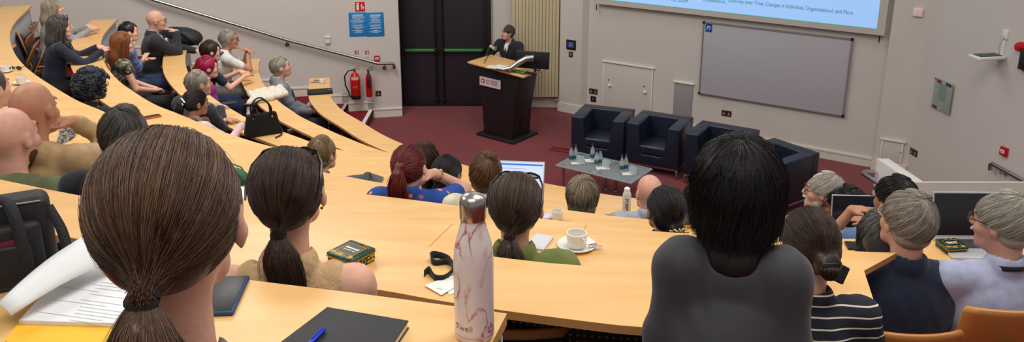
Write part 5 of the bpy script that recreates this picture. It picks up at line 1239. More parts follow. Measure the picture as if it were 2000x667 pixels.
e,j=G['stripe']; q=MB(); q.box((.035,-.150,-.075),(.03,.02,.055),R=Matrix.Rotation(.5,3,'Y')); q.box((.0,-.148,-.05),(.05,.012,.02)); o=q.build('claw_clip',blackp,e,bevel=.004); Mh=Matrix(j['R'].tolist()).to_4x4(); Mh.translation=j['hc']; o.matrix_local=Mh
e,j=G['navywoman']; Mh=Matrix(j['R'].tolist()).to_4x4(); Mh.translation=j['hc']; q=MB()
for sx in(-1,1): q.tube([(sx*.035+.026*math.cos(w_),.085,.095+.02*math.sin(w_)) for w_ in [2*PI*k/14 for k in range(15)]],.005,6)
q.tube([(.06,.08,.1),(.085,.0,.07)],.004,6); q.tube([(-.06,.08,.1),(-.085,.0,.07)],.004,6); o=q.build('sunglasses',MATS['tortoise'],e,True); o.matrix_local=Mh
def scarf(key,m,L=.5,name='scarf'):
    e,j=G[key]; nb=j['nb']; h=j['hip']; u=j['u']; S=SDF(nb-.55,nb+.3,.012)
    for i in range(14):
        a=2*PI*i/14; b=2*PI*(i+1)/14
        S.cone(nb+np.array((.075*math.cos(a),.005+.075*math.sin(a),.02-.02*math.sin(a))),nb+np.array((.075*math.cos(b),.005+.075*math.sin(b),.02-.02*math.sin(b))),.026,.026,.01)
    S.chain([nb+np.array((.05,.09,0)),nb+np.array((.06,.14,-.2)),nb+np.array((.07,.19,-L))],[.03,.04,.05],.02); S.chain([nb+np.array((-.05,.09,0)),nb+np.array((-.05,.15,-.2)),nb+np.array((-.04,.19,-L*.8))],[.03,.04,.05],.02)
    sdfobj(name,S,m,e)
scarf('navywoman',leopard,.5); scarf('pink',pattern('check_scarf',s_noise(40,2),[(0,(104,88,66)),(.5,(150,132,104)),(.62,(150,60,44))],0),.42)
# vest panel of the person in the white polo
e,j=G['whitepolo']; S=SDF(j['nb']-.6,j['nb']+.3,.012); u_=j['u']
S.ell(j['hip']+u_*.36+np.array((0,-.03,0)),(.10,.12,.16),.02,rotx(-math.radians(14))); S.cone(j['nb']+np.array((-.05,-.05,-.01)),j['nb']+np.array((.05,-.05,-.01)),.055,.055,.02); S.ell(j['nb']+np.array((0,.03,.06)),(.06,.08,.06),.0,None,'sub')
sdfobj('vest',S,cloth('navy_vest',(36,42,66)),e)
# ------------------------------------------------------------ seats
seatpad=mat('seat_fabric',(34,36,50),.9,var=.15,vscale=30,bump=.3,bscale=200)
def make_seat(lab,loc,rz,up_=False):
    e=emp('lecture_chair',loc,rz); tag(e,lab,'chair','tip-up lecture seats')
    q=MB(); R=Matrix.Rotation(math.radians(-12),3,'X')
    vs=[];n=9
    for i in range(n):
        for k in range(2):
            x=-.22+.44*i/(n-1); y=-.19-.035*math.cos((i/(n-1)-.5)*PI)*1; z=(.52,.88)[k]
            vs.append((x*(1 if k==0 else .92),y-(z-.5)*.2,z))
    q.add(vs,[(2*i,2*i+2,2*i+3,2*i+1) for i in range(n-1)]); q.build('backrest',plywood,e,True,solid=.014,bevel=0)
    vs2=[(v[0]*.88,v[1]+.018,.55 if k%2==0 else .85) for k,v in enumerate(vs)]; q=MB(); q.add(vs2,[(2*i,2*i+2,2*i+3,2*i+1) for i in range(n-1)]); q.build('back_pad',seatpad,e,True,solid=.022); vs3=[(v[0]*1.06,v[1]-.036,v[2]) for v in vs2]; q=MB(); q.add(vs3,[(2*i,2*i+2,2*i+3,2*i+1) for i in range(n-1)]); q.build('rear_pad',seatpad,e,True,solid=.012)
    S_=MB()
    if up_:
        R=Matrix.Rotation(math.radians(62),3,'X'); S_.box((0,-.08,.60),(.42,.40,.014),R=R); S_.build('seat',plywood,e,bevel=.006); S2=MB(); S2.box((0,-.098,.61),(.38,.36,.03),R=R); S2.build('seat_pad',seatpad,e,bevel=.012)
    else:
        S_.box((0,.02,.43),(.42,.42,.014)); S_.build('seat',plywood,e,bevel=.006); S2=MB(); S2.box((0,.02,.45),(.38,.38,.025)); S2.build('seat_pad',seatpad,e,bevel=.01)
    q=MB(); q.tube([(0,-.02,.0),(0,-.02,.42)],.03,12); q.box((0,-.12,.42),(.07,.26,.03)); q.tube([(0,-.22,.42),(0,-.24,.60)],.02,10); q.build('pedestal',steel,e,True)
    q=MB(); q.lathe([(.12,0),(.12,.012),(.04,.03)],(0,-.02,0),20); q.build('base',greym,e,True)
    return e
proto=None; protou=None
names={'near':'closest to the camera'}
n_=0
for key,(e,j) in G.items():
    if key in('lecturer','navypolo','lightblue'): continue
    lab='lecture chair of the '+e['label']
    lab=' '.join(lab.split()[:14])
    z=e.location.z; s=e.scale.x; hz=(j['hip'][2]-.56)*s
    R3=Matrix.Rotation(e.rotation_euler.z,3,'Z'); loc=Vector((e.location.x,e.location.y,z+hz))-R3@Vector((0,.03,0))
    fz=min(FL.values(),key=lambda v:abs(v-loc.z)) 
    loc.z=z+hz-.02 if abs(fz-loc.z)>.12 else fz
    if proto is None: proto=make_seat(lab,loc,e.rotation_euler.z); c=proto
    else: c=dup(proto,loc,e.rotation_euler.z,lab)
# ------------------------------------------------------------ things on the desks
def dp(k,x,y,dz=.0005): return P(x,y,DZ[k]+dz)
def place(o,p,rz=0,lab=None,cat=None,group=None):
    o.location=p; o.rotation_euler=(0,0,rz)
    if lab: tag(o,lab,cat,group)
    return o
def rz_of(k,a,b):
    v=dp(k,*b)-dp(k,*a); return math.atan2(v.y,v.x)
china=mat('white_china',(232,230,222),.15,coat=.5)
# marbled bottle
def marble():
    m=mat('marbled_bottle',(226,214,212),.32,coat=.3); nt=m.node_tree
    tc=nt.nodes.new('ShaderNodeTexCoord'); n=nt.nodes.new('ShaderNodeTexNoise'); n.inputs['Scale'].default_value=7; n.inputs['Detail'].default_value=7; n.inputs['Distortion'].default_value=.9
    mp=nt.nodes.new('ShaderNodeMapping'); mp.inputs['Scale'].default_value=(2.2,2.2,1); mp.inputs['Location'].default_value=(.5,3.1,.3); nt.links.new(tc.outputs['Object'],mp.inputs[0]); nt.links.new(mp.outputs[0],n.inputs[0])
    ab=nt.nodes.new('ShaderNodeMath'); ab.operation='SUBTRACT'; ab.inputs[1].default_value=.5; nt.links.new(n.outputs[0],ab.inputs[0]); a2=nt.nodes.new('ShaderNodeMath'); a2.operation='ABSOLUTE'; nt.links.new(ab.outputs[0],a2.inputs[0])
    r=nt.nodes.new('ShaderNodeValToRGB'); e=r.color_ramp.elements; e[0].color=hexs(176,92,104); e[0].position=0; e[1].color=hexs(228,216,214); e[1].position=.034; x=e.new(.014); x.color=hexs(206,164,168); nt.links.new(a2.outputs[0],r.inputs[0])
    n2=nt.nodes.new('ShaderNodeTexNoise'); n2.inputs['Scale'].default_value=9; nt.links.new(tc.outputs['Object'],n2.inputs[0]); r2=nt.nodes.new('ShaderNodeValToRGB'); r2.color_ramp.elements[0].position=.30; r2.color_ramp.elements[1].position=.48; nt.links.new(n2.outputs[0],r2.inputs[0])
    mx=nt.nodes.new('ShaderNodeMix'); mx.data_type='RGBA'; mx.inputs[6].default_value=hexs(228,216,214); nt.links.new(r2.outputs[0],mx.inputs[0]); nt.links.new(r.outputs[0],mx.inputs[7]); nt.links.new(mx.outputs[2],bsdf(m).inputs['Base Color'])
    return m
bt=emp('water_flask',dp(9,927,655)); tag(bt,'tall white and pink marbled bottle with steel cap on the nearest desk','bottle')
prof=[(.026,0),(.0345,.004),(.0365,.010),(.0368,.03),(.0368,.155),(.0355,.178),(.0315,.198),(.0255,.218),(.0225,.232),(.0218,.242),(.0215,.245)]
q=MB(); q.lathe(prof,seg=48); q.build('body',marble(),bt,True)
q=MB(); q.lathe([(.0370,.0145),(.0372,.016),(.0370,.0175)],seg=48); q.build('seam_ring',mat('seam_pink',(196,178,176),.4),bt,True)
q=MB(); q.lathe([(.0232,.240),(.0240,.242),(.0240,.270),(.0225,.279),(.016,.285),(.006,.2875),(0,.2875)],seg=40); q.build('cap',steel,bt,True)
tx=textmesh('lettering',"S'well",mat('letter_grey',(120,112,112),.5),.017,None,'CENTER',ext=.0002)
me=tx.data; a0=math.radians(-122)
for v in me.vertices:
    ang=a0+v.co.x/.037; r_=.0371+v.co.z*.5; z_=.030+v.co.y; v.co=(r_*math.cos(ang),r_*math.sin(ang),z_)
tx.parent=bt; tx['label']='bottle brand lettering'
del tx['label']
# notebook and pen
ntm=mat('notebook_black',(40,40,42),.55,bump=.15,bscale=90)
c=[dp(9,x,y) for x,y in((640,613),(799,640),(720,760),(500,720))]
cen=(c[0]+c[1]+c[2]+c[3])/4; nb_=emp('notebook',cen); tag(nb_,'black softcover notebook lying at the bottom of the nearest desk','notebook')
def inset(pts,k): g=sum(pts,Vector())/len(pts); return [g+(p-g)*k for p in pts]
q=MB(); q.prism([(v.x-cen.x,v.y-cen.y) for v in c],.014,.017); q.build('cover',ntm,nb_,bevel=.002)
q=MB(); q.prism([(v.x-cen.x,v.y-cen.y) for v in inset(c,.975)],.002,.014); q.build('pages',mat('page_cream',(226,218,190),.8),nb_)
q=MB(); q.prism([(v.x-cen.x,v.y-cen.y) for v in c],.0,.002); q.build('back_cover',ntm,nb_)
A=P(634,641,DZ[9]+.022); B=P(585,690,DZ[9]+.022); pen=emp('ballpoint_pen',A); tag(pen,'blue ballpoint pen lying across the black notebook','pen'); d=(B-A).normalized()
q=MB(); q.tube([(0,0,0),d*.006,d*.055],[.003,.0044,.0044],12); q.tube([d*.004+Vector((0,0,.005)),d*.045+Vector((0,0,.006))],.0014,6); q.build('cap',mat('pen_blue',(18,50,210),.3),pen,True)
q=MB(); q.tube([d*.055,d*.15],.0036,10); q.build('barrel',mat('pen_clear',(200,205,215),.2,alpha=.7),pen,True)
# phone blue
ph=emp('phone',dp(9,436,580)); tag(ph,'phone in dark blue case beside the nearest ponytailed person','phone'); ph.rotation_euler=(0,0,rz_of(9,(450,596),(470,553)))
q=MB(); q.box((0,0,.005),(.15,.076,.010)); q.build('case',mat('case_navy',(40,66,104),.5),ph,bevel=.004); q=MB(); q.box((0,0,.0105),(.138,.066,.001)); q.build('screen',blackp,ph,bevel=.0005)
# papers, envelope
paper=mat('paper_white',(228,230,232),.8,var=.01)
def quadsheet(name,pts,k,dz,m,lab,cat,t=.002):
    v=[P(x,y,DZ[k]+dz) for x,y in pts]; c=sum(v,Vector())/4; q=MB(); q.prism([(p_.x-c.x,p_.y-c.y) for p_ in v],0,t); o=q.build(name,m); o.location=(c.x,c.y,DZ[k]+dz); tag(o,lab,cat); return o,c,v
quadsheet('envelope',[(55,605),(250,615),(420,760),(10,668)],9,.0006,mat('envelope_yellow',(244,186,52),.7,var=.03),'yellow-orange envelope under the printed papers on the nearest desk','envelope',.003)
st_,c,v=quadsheet('paper_stack',[(165,492),(400,520),(330,640),(38,632)],9,.004,paper,'stack of printed sheets on the nearest desk beside the ponytailed person','papers',.008)
q=MB(); random.seed(11); ux=(v[1]-v[0]).normalized(); uy=(v[3]-v[0]); W_l=(v[1]-v[0]).length
for r in range(22):
    if random.random()<.15: continue
    a=v[0]+uy*(.06+.9*r/22)+ux*(.03 if r%5 else .02)+ux*(.07 if r%4 else 0); Lg=random.uniform(.08,.16)
    b=a+ux*Lg; n_=uy.normalized()*.0012; z=Vector((0,0,.0088-0)); 
    q.add([p_-c+z for p_ in(a,b,b+n_,a+n_)],[(0,1,2,3)])
q.build('print',mat('print_grey',(168,172,186),.8),st_)
# lifted page curling over
pg=emp('loose_page',dp(9,100,560)); tag(pg,'white loose page lifted at an angle over the printed stack','papers')
A=P(165,440,DZ[9]+.11); B=P(212,470,DZ[9]+.10); C=P(0,610,DZ[9]+.015); D=P(24,618,DZ[9]+.01); E2=P(230,575,DZ[9]+.02)
a=P(170,458,DZ[9]+.06); b=P(250,500,DZ[9]+.04); c_=P(22,616,DZ[9]+.035); d_=P(-10,596,DZ[9]+.045)
o=pg.location.copy(); q=MB(); n=9; vs=[]
for i in range(n):
    t=i/(n-1)
    for k in range(7):
        s=k/6; p_=(d_*(1-t)+a*t)*(1-s)+(c_*(1-t)+b*t)*s; p_=p_+Vector((0,0,.035*math.sin(PI*s)*(.3+t*.7)+.012*math.sin(PI*t))); vs.append(p_-o)
q.add(vs,[(i*7+k,(i+1)*7+k,(i+1)*7+k+1,i*7+k+1) for i in range(n-1) for k in range(6)]); q.build('sheet',paper,pg,True,solid=.0006)
# black laptop bag
bag=emp('laptop_bag',dp(8,42,460)); tag(bag,'black nylon laptop bag with open front pocket at the left edge','bag'); bagm=mat('nylon_black',(24,24,27),.6,var=.2,vscale=18,bump=.6,bscale=9)
o=bag.location.copy(); X1=P(104,470,DZ[8]); X0=P(-90,505,DZ[8]); dirx=(X1-X0).normalized(); diry=Vector((-dirx.y,dirx.x,0)); Mb=Matrix((dirx,diry,up)).transposed().to_4x4(); Mb.translation=P(112,535,DZ[9]+.001); Mb=Mb@Matrix.Scale(.70,4); 
bag.matrix_world=Mb
q=MB(); q.box((-.17,.05,.13),(.36,.11,.25)); q.build('main_compartment',bagm,bag,bevel=.03)
q=MB(); q.box((-.175,-.02,.10),(.31,.05,.19)); q.build('front_pocket',bagm,bag,bevel=.02)
q=MB(); q.box((-.18,-.052,.075),(.26,.02,.13)); q.build('outer_pocket',bagm,bag,bevel=.01)
q=MB(); q.box((-.185,-.040,.145),(.22,.008,.02),R=Matrix.Rotation(-.06,3,'Y')); q.build('papers_inside',mat('page_cream',(226,218,190),.8),bag); q=MB(); q.box((-.185,-.047,.140),(.23,.006,.02),R=Matrix.Rotation(-.06,3,'Y')); q.build('burgundy_folder',mat('burgundy',(110,30,60),.6),bag)
q=MB()
def strap(q,pts,w):
    L=[Vector(p_) for p_ in pts]; L=[Vector(x) for x in spline(L,6)]; vs=[]
    for i,p_ in enumerate(L): vs+=[p_+Vector((w/2,0,0)),p_-Vector((w/2,0,0))]
    q.add(vs,[(2*i,2*i+2,2*i+3,2*i+1) for i in range(len(L)-1)])
strap(q,[(-.07,-.055,.02),(-.07,-.06,.12),(-.08,-.04,.22),(-.10,.0,.262),(-.16,.03,.275),(-.24,.0,.262),(-.27,-.04,.22),(-.28,-.06,.12)],.035); q.build('carry_strap',mat('strap_black',(30,30,34),.7,bump=.4,bscale=200),bag,True,solid=.004)
q=MB(); strap(q,[(.005,.02,.22),(.035,-.03,.14),(.03,-.06,.05),(-.06,-.08,.02),(-.2,-.085,.03)],.03); q.build('shoulder_strap',MATS['strap_black'],bag,True,solid=.004)
q=MB(); q.tube([(-.33,.0,.245),(-.17,-.012,.252),(-.01,.0,.245)],.003,6); q.build('zip',greym,bag)
# tin
def tin(lab,k,x,y,w,h,rz,s=1):
    e=emp('biscuit_tin',dp(k,x,y),rz); tag(e,lab,'tin'); dg=mat('tin_green',(28,62,52),.3,var=.5,vscale=30,metal=.3); gd=mat('tin_gold',(206,160,60),.35,metal=.4); blk=mat('tin_black',(26,26,26),.35)
    q=MB(); q.box((0,0,h*.36),(w*.96,w*.96,h*.72)); q.build('base',dg,e,bevel=.005)
    l_=MB(); l_.box((0,0,h*.86),(w,w,h*.28)); lid=l_.build('lid',dg,e,bevel=.006)
    g=MB(); g.box((0,0,h*.72),(w*1.01,w*1.01,.0022)); g.build('gold_rim',gd,e)
    g=MB(); g.box((0,0,h+.0004),(w*.62,w*.56,.0012)); g.build('lid_panel',blk,lid)
    g=MB(); 
    for a,b in(((0,.29),(.64,.012)),((0,-.29),(.64,.012)),((.32,0),(.012,.58)),((-.32,0),(.012,.58))): g.box((a[0]*w,a[1]*w,h+.0006),(b[0]*w,b[1]*w,.0016))
    rr=random.Random(3)
    for cx,cy in((-.36,-.34),(.30,-.36),(-.1,-.38)):
        for i in range(9): g.ball(((cx+rr.uniform(-.1,.1))*w,(cy+rr.uniform(-.05,.05))*w,h),(w*.05,w*.035,.0018),8)
    for cx,cy in((.2,.38),(.35,.3),(-.05,.40)):
        g.tube([(cx*w+.05*w*math.cos(t),cy*w+.04*w*math.sin(t),h+.0008) for t in np.linspace(0,5,10)],.0012,5)
    g.build('gold_flowers',gd,lid)
    textmesh('lettering','shamrock',wm,w*.125,lid,'CENTER',ext=.0003,matrix=frame((0,w*.03,h+.0014),(1,0,0),(0,1,0)),bold=.0006)
    textmesh('lettering','shortbread',mat('letter_cream',(220,200,150),.5),w*.10,lid,'CENTER',ext=.0003,matrix=frame((0,-w*.09,h+.0014),(1,0,0),(0,1,0)),bold=.0004)
    g=MB(); g.box((-.02*w,-w*.482,h*.36),(w*.86,.0012,h*.56)); g.build('side_frame',gd,e); g=MB(); g.box((-.02*w,-w*.484,h*.36),(w*.80,.0012,h*.46)); g.build('side_panel',blk,e)
    textmesh('lettering','shamrock',wm,h*.24,e,'CENTER',ext=.0003,matrix=frame((-.08*w,-w*.486,h*.40),(1,0,0),(0,0,1)),bold=.0004); textmesh('lettering','shortbread',MATS['letter_cream'],h*.19,e,'CENTER',ext=.0003,matrix=frame((-.08*w,-w*.486,h*.20),(1,0,0),(0,0,1)),bold=.0003)
    g=MB(); g.tube([(w*.30,-w*.484,h*.36),(w*.30,-w*.488,h*.36)],h*.16,14); 
    for i in range(14): g.ball((w*.482,(rr.choice((-.3,.3))+rr.uniform(-.12,.12))*w,h*(.34+rr.uniform(-.2,.2))),(.0016,w*.05,h*.09),8)
    g.tube([(w*.484,w*.07*math.cos(t),h*.38+h*.2*math.sin(t)) for t in np.linspace(0,6.2,14)],.0012,5)
    g.build('side_gold',gd,e); return e
ra=rz_of(8,(643,508),(704,531))
tin('small green and gold shortbread tin on desk beside the tan sleeveless top',8,687,511,.108,.042,ra)
tin('shortbread tin in front of the open laptop at the far right',6,1857,487,.105,.035,.1)
# lanyard and badge
ln=emp('lanyard',dp(8,860,525)); tag(ln,'black fabric lanyard coiled on desk beside the marbled bottle','lanyard'); o=ln.location.copy(); q=MB()
pts=[(828,534),(836,528),(850,541),(868,541),(880,530),(884,518),(874,510),(850,512),(842,506),(846,498),(862,499),(878,505),(888,518),(888,530)]
L=[Vector(x)-o for x in spline([P(x,y,DZ[8]+.012) for x,y in pts],4)]; vs=[]
for i,p_ in enumerate(L): vs+=[p_+Vector((0,-.0,-.011)),p_+Vector((.004*math.sin(i*.5),.006,.009+.003*math.sin(i*.4)))]
q.add(vs,[(2*i,2*i+2,2*i+3,2*i+1) for i in range(len(L)-1)]); q.build('ribbon',cloth('lanyard_black',(22,22,24)),ln,True,solid=.0015)
bd,c,v=quadsheet('name_card',[(858,541),(905,537),(908,560),(878,576)],8,.001,nap,'white name card at the end of the black lanyard','card',.001)
b2,c,v=quadsheet('name_card',[(829,557),(872,541),(893,558),(862,576)],8,.0035,nap,'white printed card with small red mark left of the lanyard','card',.001)
q=MB(); q.box((-.008,-.018,.0012),(.022,.0015,.0008),rz=-.5); q.build('red_line',mat('print_red',(180,60,60),.6),b2)
# cups
def cup(lab,k,x,y,r,h,saucer=0,handle=None,spoon=False,m=china,sl=None):
    e=emp('coffee_cup',dp(k,x,y,.0005 if not saucer else .006)); tag(e,lab,'cup'); q=MB()
    q.lathe([(r*.6,0),(r*.85,.004),(r*.97,h*.35),(r,h*.6),(r,h),(r-.003,h),(r-.004,h*.5),(r*.8,.010),(0,.010)],seg=32); q.build('bowl',m,e,True)
    if handle is not None:
        a=handle; d=Vector((math.cos(a),math.sin(a),0)); q=MB(); q.tube([d*(r-.002)+up*h*.82,d*(r+.014)+up*h*.84,d*(r+.022)+up*h*.62,d*(r+.016)+up*h*.38,d*(r-.004)+up*h*.26],.0042,8); q.build('handle',m,e,True)
    if saucer:
        s_=emp('saucer',dp(k,x,y,.0004)); tag(s_,sl or 'white saucer under the '+lab,'saucer'); q=MB(); q.lathe([(saucer*.5,0),(saucer*.62,.003),(saucer,.013),(saucer-.002,.0145),(saucer*.6,.006),(0,.005)],seg=40); q.build('dish',m,s_,True)
    if spoon:
        d=Vector((math.cos(-.15),math.sin(-.15),0)); t=emp('teaspoon',e.location+Vector((0,0,.006))); tag(t,'steel teaspoon on the saucer of the central cup','spoon'); q=MB(); q.tube([d*(r*.9)+up*.004,d*(saucer*1.02)+up*.013],.0022,8); q.ball(tuple(d*(saucer*.72)+Vector((.0,-.012,.006))),(.012,.007,.003),10); q.build('stem',chrome,t,True)
        w_=emp('sugar_wrapper',e.location+d*(saucer*1.03)+Vector((0,-.004,.008))); tag(w_,'crumpled foil sugar wrapper at the edge of the saucer','wrapper'); q=MB(); rr=random.Random(2); n=5
        q.add([(-.022+.011*i,-.008+.008*j,rr.uniform(0,.008)) for i in range(n) for j in range(3)],[(i*3+j,i*3+3+j,i*3+4+j,i*3+1+j) for i in range(n-1) for j in range(2)]); q.build('foil',mat('foil',(190,200,215),.25,metal=.8),w_,solid=.0006)
    return e
cup('white coffee cup standing on a saucer in the centre of the picture',7,1126,481,.0405,.062,.079,math.radians(-60),True,sl='white saucer under the cup in the centre of the picture')
cup('white handleless cup behind the olive top, near the lilac phone',5,1088,428,.034,.055)
cup('leftmost white cup standing with dark sunglasses beside it',5,10,140,.042,.06,.075,.2,sl='saucer under the leftmost white cup')
cup('white cup with spoon on the left desk above the bald heads',5,42,163,.042,.06,.075,2.4,sl='saucer under the white cup above the bald heads')
q=MB(); A=dp(5,48,155,.06); B=dp(5,52,146,.12); o_=MB(); 
t=emp('teaspoon',A); tag(t,'thin spoon standing in the cup above the bald heads','spoon'); o_.tube([(0,0,-.03),B-A],.003,6); o_.build('stem',chrome,t,True)
cup('small white cup at the end of the front desk by the pens',1,629,162,.042,.055)
for lab,x,y in(('black pen at the end of the front desk',623,157),('blue pen beside the small cup on the front desk',617,161)):
    g=MB(); g.tube([(-.07,0,.006),(.07,0,.006)],.006,8); o_=g.build('pen',blackp if 'black' in lab else MATS['pen_blue'],None,True); place(o_,dp(1,x,y),.15,lab,'pen')
fo=emp('folder',dp(1,625,181),rz_of(1,(603,185),(648,182))); tag(fo,'black zip folder lying across the end of the front desk','folder'); q=MB(); q.box((0,0,.018),(.34,.20,.034)); q.build('cover',bagm,fo,bevel=.01); q=MB(); q.box((.13,-.0,.036),(.04,.06,.003)); q.build('badge',mat('badge_brown',(110,70,60),.5),fo)
# phones and small flat things
def slabthing(name,lab,cat,k,x,y,w,l,t,rz,m,sm=None,sname='screen'):
    e=emp(name,dp(k,x,y),rz); tag(e,lab,cat); q=MB(); q.box((0,0,t/2),(l,w,t)); q.build('case',m,e,bevel=min(.003,t*.3))
    if sm: q=MB(); q.box((0,0,t),(l*.9,w*.86,.0012)); q.build(sname,sm,e)
    return e
org=mat('case_orange',(222,86,34),.5); lil=mat('case_lilac',(206,200,228),.4)
slabthing('phone','phone in orange case lying on the fourth curved desk','phone',4,296,229,.085,.16,.012,rz_of(4,(280,232),(312,226)),org,blackp)
slabthing('phone','lilac phone beside the handleless white cup','phone',5,1067,423,.07,.14,.009,.1,lil)
slabthing('phone','white phone with dark camera patch by the olive top','phone',7,1054,474,.078,.13,.009,1.2,mat('case_white',(210,214,218),.4),blackp if False else mat('phone_grey',(196,202,208),.3))
slabthing('phone','black phone below the open laptop at right','phone',5,1655,461,.075,.16,.009,-.05,blackp,mat('screen_black',(30,34,42),.1))
slabthing('phone','black phone beside the salt-and-pepper hair','phone',6,1684,482,.075,.15,.012,-.1,blackp,MATS['screen_black'])
slabthing('phone','dark phone in orange holder beside the gold hair clip','phone',5,1338,441,.075,.12,.02,.3,mat('case_amber',(226,150,40),.5),mat('screen_green',(24,40,34),.2))
slabthing('tablet','blue-grey tablet in front of the pale blue shirt','tablet',6,1908,489,.17,.20,.012,-.05,mat('tablet_blue',(86,112,138),.4),mat('tablet_screen',(140,160,178),.3))
slabthing('phone','pink and purple phone at the end of the fourth row desk','phone',4,172,58,.08,.2,.012,rz_of(4,(160,59),(185,57)),mat('case_purple',(120,60,120),.4),blackp)
slabthing('phone','dark glasses case on the second row desk near the scarf','case',2,490,205,.08,.16,.02,.2,blackp)
slabthing('phone','dark phone on the desk in front of the grey-haired suit','phone',3,447,196+6,.08,.16,.012,.3,blackp)
quadsheet('paper_sheet',[(1598,444),(1626,443),(1647,467),(1594,465)],5,.001,paper,'white printed sheet beside the open laptop at right','papers',.001)
quadsheet('paper_sheet',[(1875,489),(1925,486),(1940,512),(1882,512)],6,.0008,paper,'white papers under the blue-grey tablet','papers',.001)
quadsheet('notepad',[(868,384),(890,382),(893,392),(872,395)],5,.001,paper,'white notepad under the raised arm of the floral top','notepad',.01)
quadsheet('card_box',[(462,372),(484,369),(492,424),(476,430)],6,.001,nap,'white crumpled napkin behind the two nearest ponytails','napkin',.02)
nbk,c,v=quadsheet('notebook',[(115,250),(130,246),(147,260),(118,271)],6,.001,mat('cover_teal',(96,176,160),.6,var=.1),'teal patterned notebook on desk by the tan hoodie','notebook',.014)
# green pouch
pu=emp('pouch',dp(6,458,358)); tag(pu,'small dark green pouch with looped cord on the desk','pouch'); gm_=mat('pouch_green',(44,104,78),.6,bump=.4,bscale=15,var=.2); S=SDF((-.13,-.1,0),(.13,.1,.16),.006); S.ell((0,0,.045),(.075,.05,.048),.0); S.ell((.03,0,.03),(.06,.045,.03),.02); S.plane_cut((0,0,.001),(0,0,-1)); sdfobj('pouch_body',S,gm_,pu)
q=MB(); q.tube([(-.07,-.03,.07),(-.03,-.045,.098),(.03,-.045,.085),(.075,-.04,.03),(.06,-.05,.0)],.005,8); q.tube([(-.06,.0,.08),(-.02,.03,.11),(.04,.02,.09),(.08,.0,.04)],.004,8); q.build('cord',mat('cord_green',(30,84,62),.6),pu,True)
# handbag
hb=emp('handbag',dp(3,514,262),rz_of(3,(483,268),(545,258))); tag(hb,'black handbag with twin handles standing on the third row desk','handbag'); fur=mat('bag_black',(20,19,20),.9,bump=.8,bscale=70)
q=MB(); w,h=.35,.215
q.add([(-w/2,-.06,0),(w/2,-.06,0),(w/2,.06,0),(-w/2,.06,0),(-w*.40,-.025,h),(w*.40,-.025,h),(w*.40,.025,h),(-w*.40,.025,h)],[(3,2,1,0),(4,5,6,7),(0,1,5,4),(1,2,6,5),(2,3,7,6),(3,0,4,7)]); q.build('bag_body',fur,hb,bevel=.02)
for sy in(-1,1): q=MB(); q.tube([Vector(x) for x in spline([(-.09,sy*.03,h-.03),(-.085,sy*.035,h+.06),(-.03,sy*.04,h+.13),(.03,sy*.04,h+.13),(.085,sy*.035,h+.06),(.09,sy*.03,h-.03)],5)],.008,8); q.build('handle',mat('leather_black',(22,20,20),.4),hb,True)
q=MB(); q.tube([Vector(x) for x in spline([(w*.42,0,.10),(w*.5,-.03,.03),(w*.4,-.12,.01),(w*.2,-.18,.01)],5)],.007,8); q.build('shoulder_strap',MATS['leather_black'],hb,True)
q=MB(); 
for sx in(-.09,.09): q.box((sx,-.042,h-.035),(.016,.008,.022))
q.ball((w*.44,0,.11),.014); q.build('gold_fittings',MATS['gold'],hb,True)
# white scarf on D2
sf=emp('scarf',dp(2,520,192)); tag(sf,'cream white knitted scarf heaped on the second row desk','scarf'); a_=rz_of(2,(500,200),(545,190)); sf.rotation_euler=(0,0,a_); S=SDF((-.4,-.25,-.25),(.35,.25,.2),.01)
rr=random.Random(6)
for i in range(11): x=-.18+i*.04; S.cone((x,-.10+rr.uniform(-.02,.02),.03),(x+.03,.10,.05+rr.uniform(0,.03)),.035,.04,.015)
S.chain([(-.2,-.05,.04),(-.27,-.10,.02),(-.30,-.12,-.10),(-.29,-.12,-.16)],[.04,.035,.03,.03],.01)
X,Y,Z=S.grid(tuple(slice(0,m) for m in S.n)); S.F+=(.005*np.sin(60*X+20*Y)*np.sin(50*Y+30*Z)).astype(np.float32); sdfobj('fabric',S,cloth('cream_scarf',(216,208,190)),sf)
# bottle pink on D3
e=emp('drink_bottle',dp(3,328,106)); tag(e,'clear bottle of pink drink with white label on third row desk','bottle'); q=MB(); q.lathe([(.034,0),(.036,.01),(.036,.14),(.028,.175),(.015,.195)],seg=20); q.build('bottle',mat('pink_drink',(206,110,96),.2,alpha=.85),e,True); q=MB(); q.lathe([(.0365,.05),(.0365,.135)],seg=20); q.build('label',mat('label_pink',(222,196,196),.5),e,True); q=MB(); q.lathe([(.017,.19),(.017,.215),(0,.215)],seg=14); q.build('cap',wm,e,True)
# white water bottle on D4
e=emp('drink_bottle',dp(4,1223,417)); tag(e,'white plastic water bottle with dark lettering beside the bald person','bottle'); q=MB(); q.lathe([(.026,0),(.029,.006),(.029,.14),(.022,.160),(.018,.165)],seg=20); q.build('bottle',mat('bottle_white',(212,212,206),.35,alpha=.92),e,True); q=MB(); q.lathe([(.020,.162),(.020,.185),(.010,.192),(0,.192)],seg=16); q.build('cap',wm,e,True)
q=MB(); rr=random.Random(9)
for i in range(9):
    for a in(-1.9,-1.65,-1.4): 
        if rr.random()<.75: q.box((.0292*math.cos(a),.0292*math.sin(a),.02+i*.012),(.006,.002,.007),rz=a+PI/2)
q.build('print',mat('print_dark',(70,72,78),.6),e)
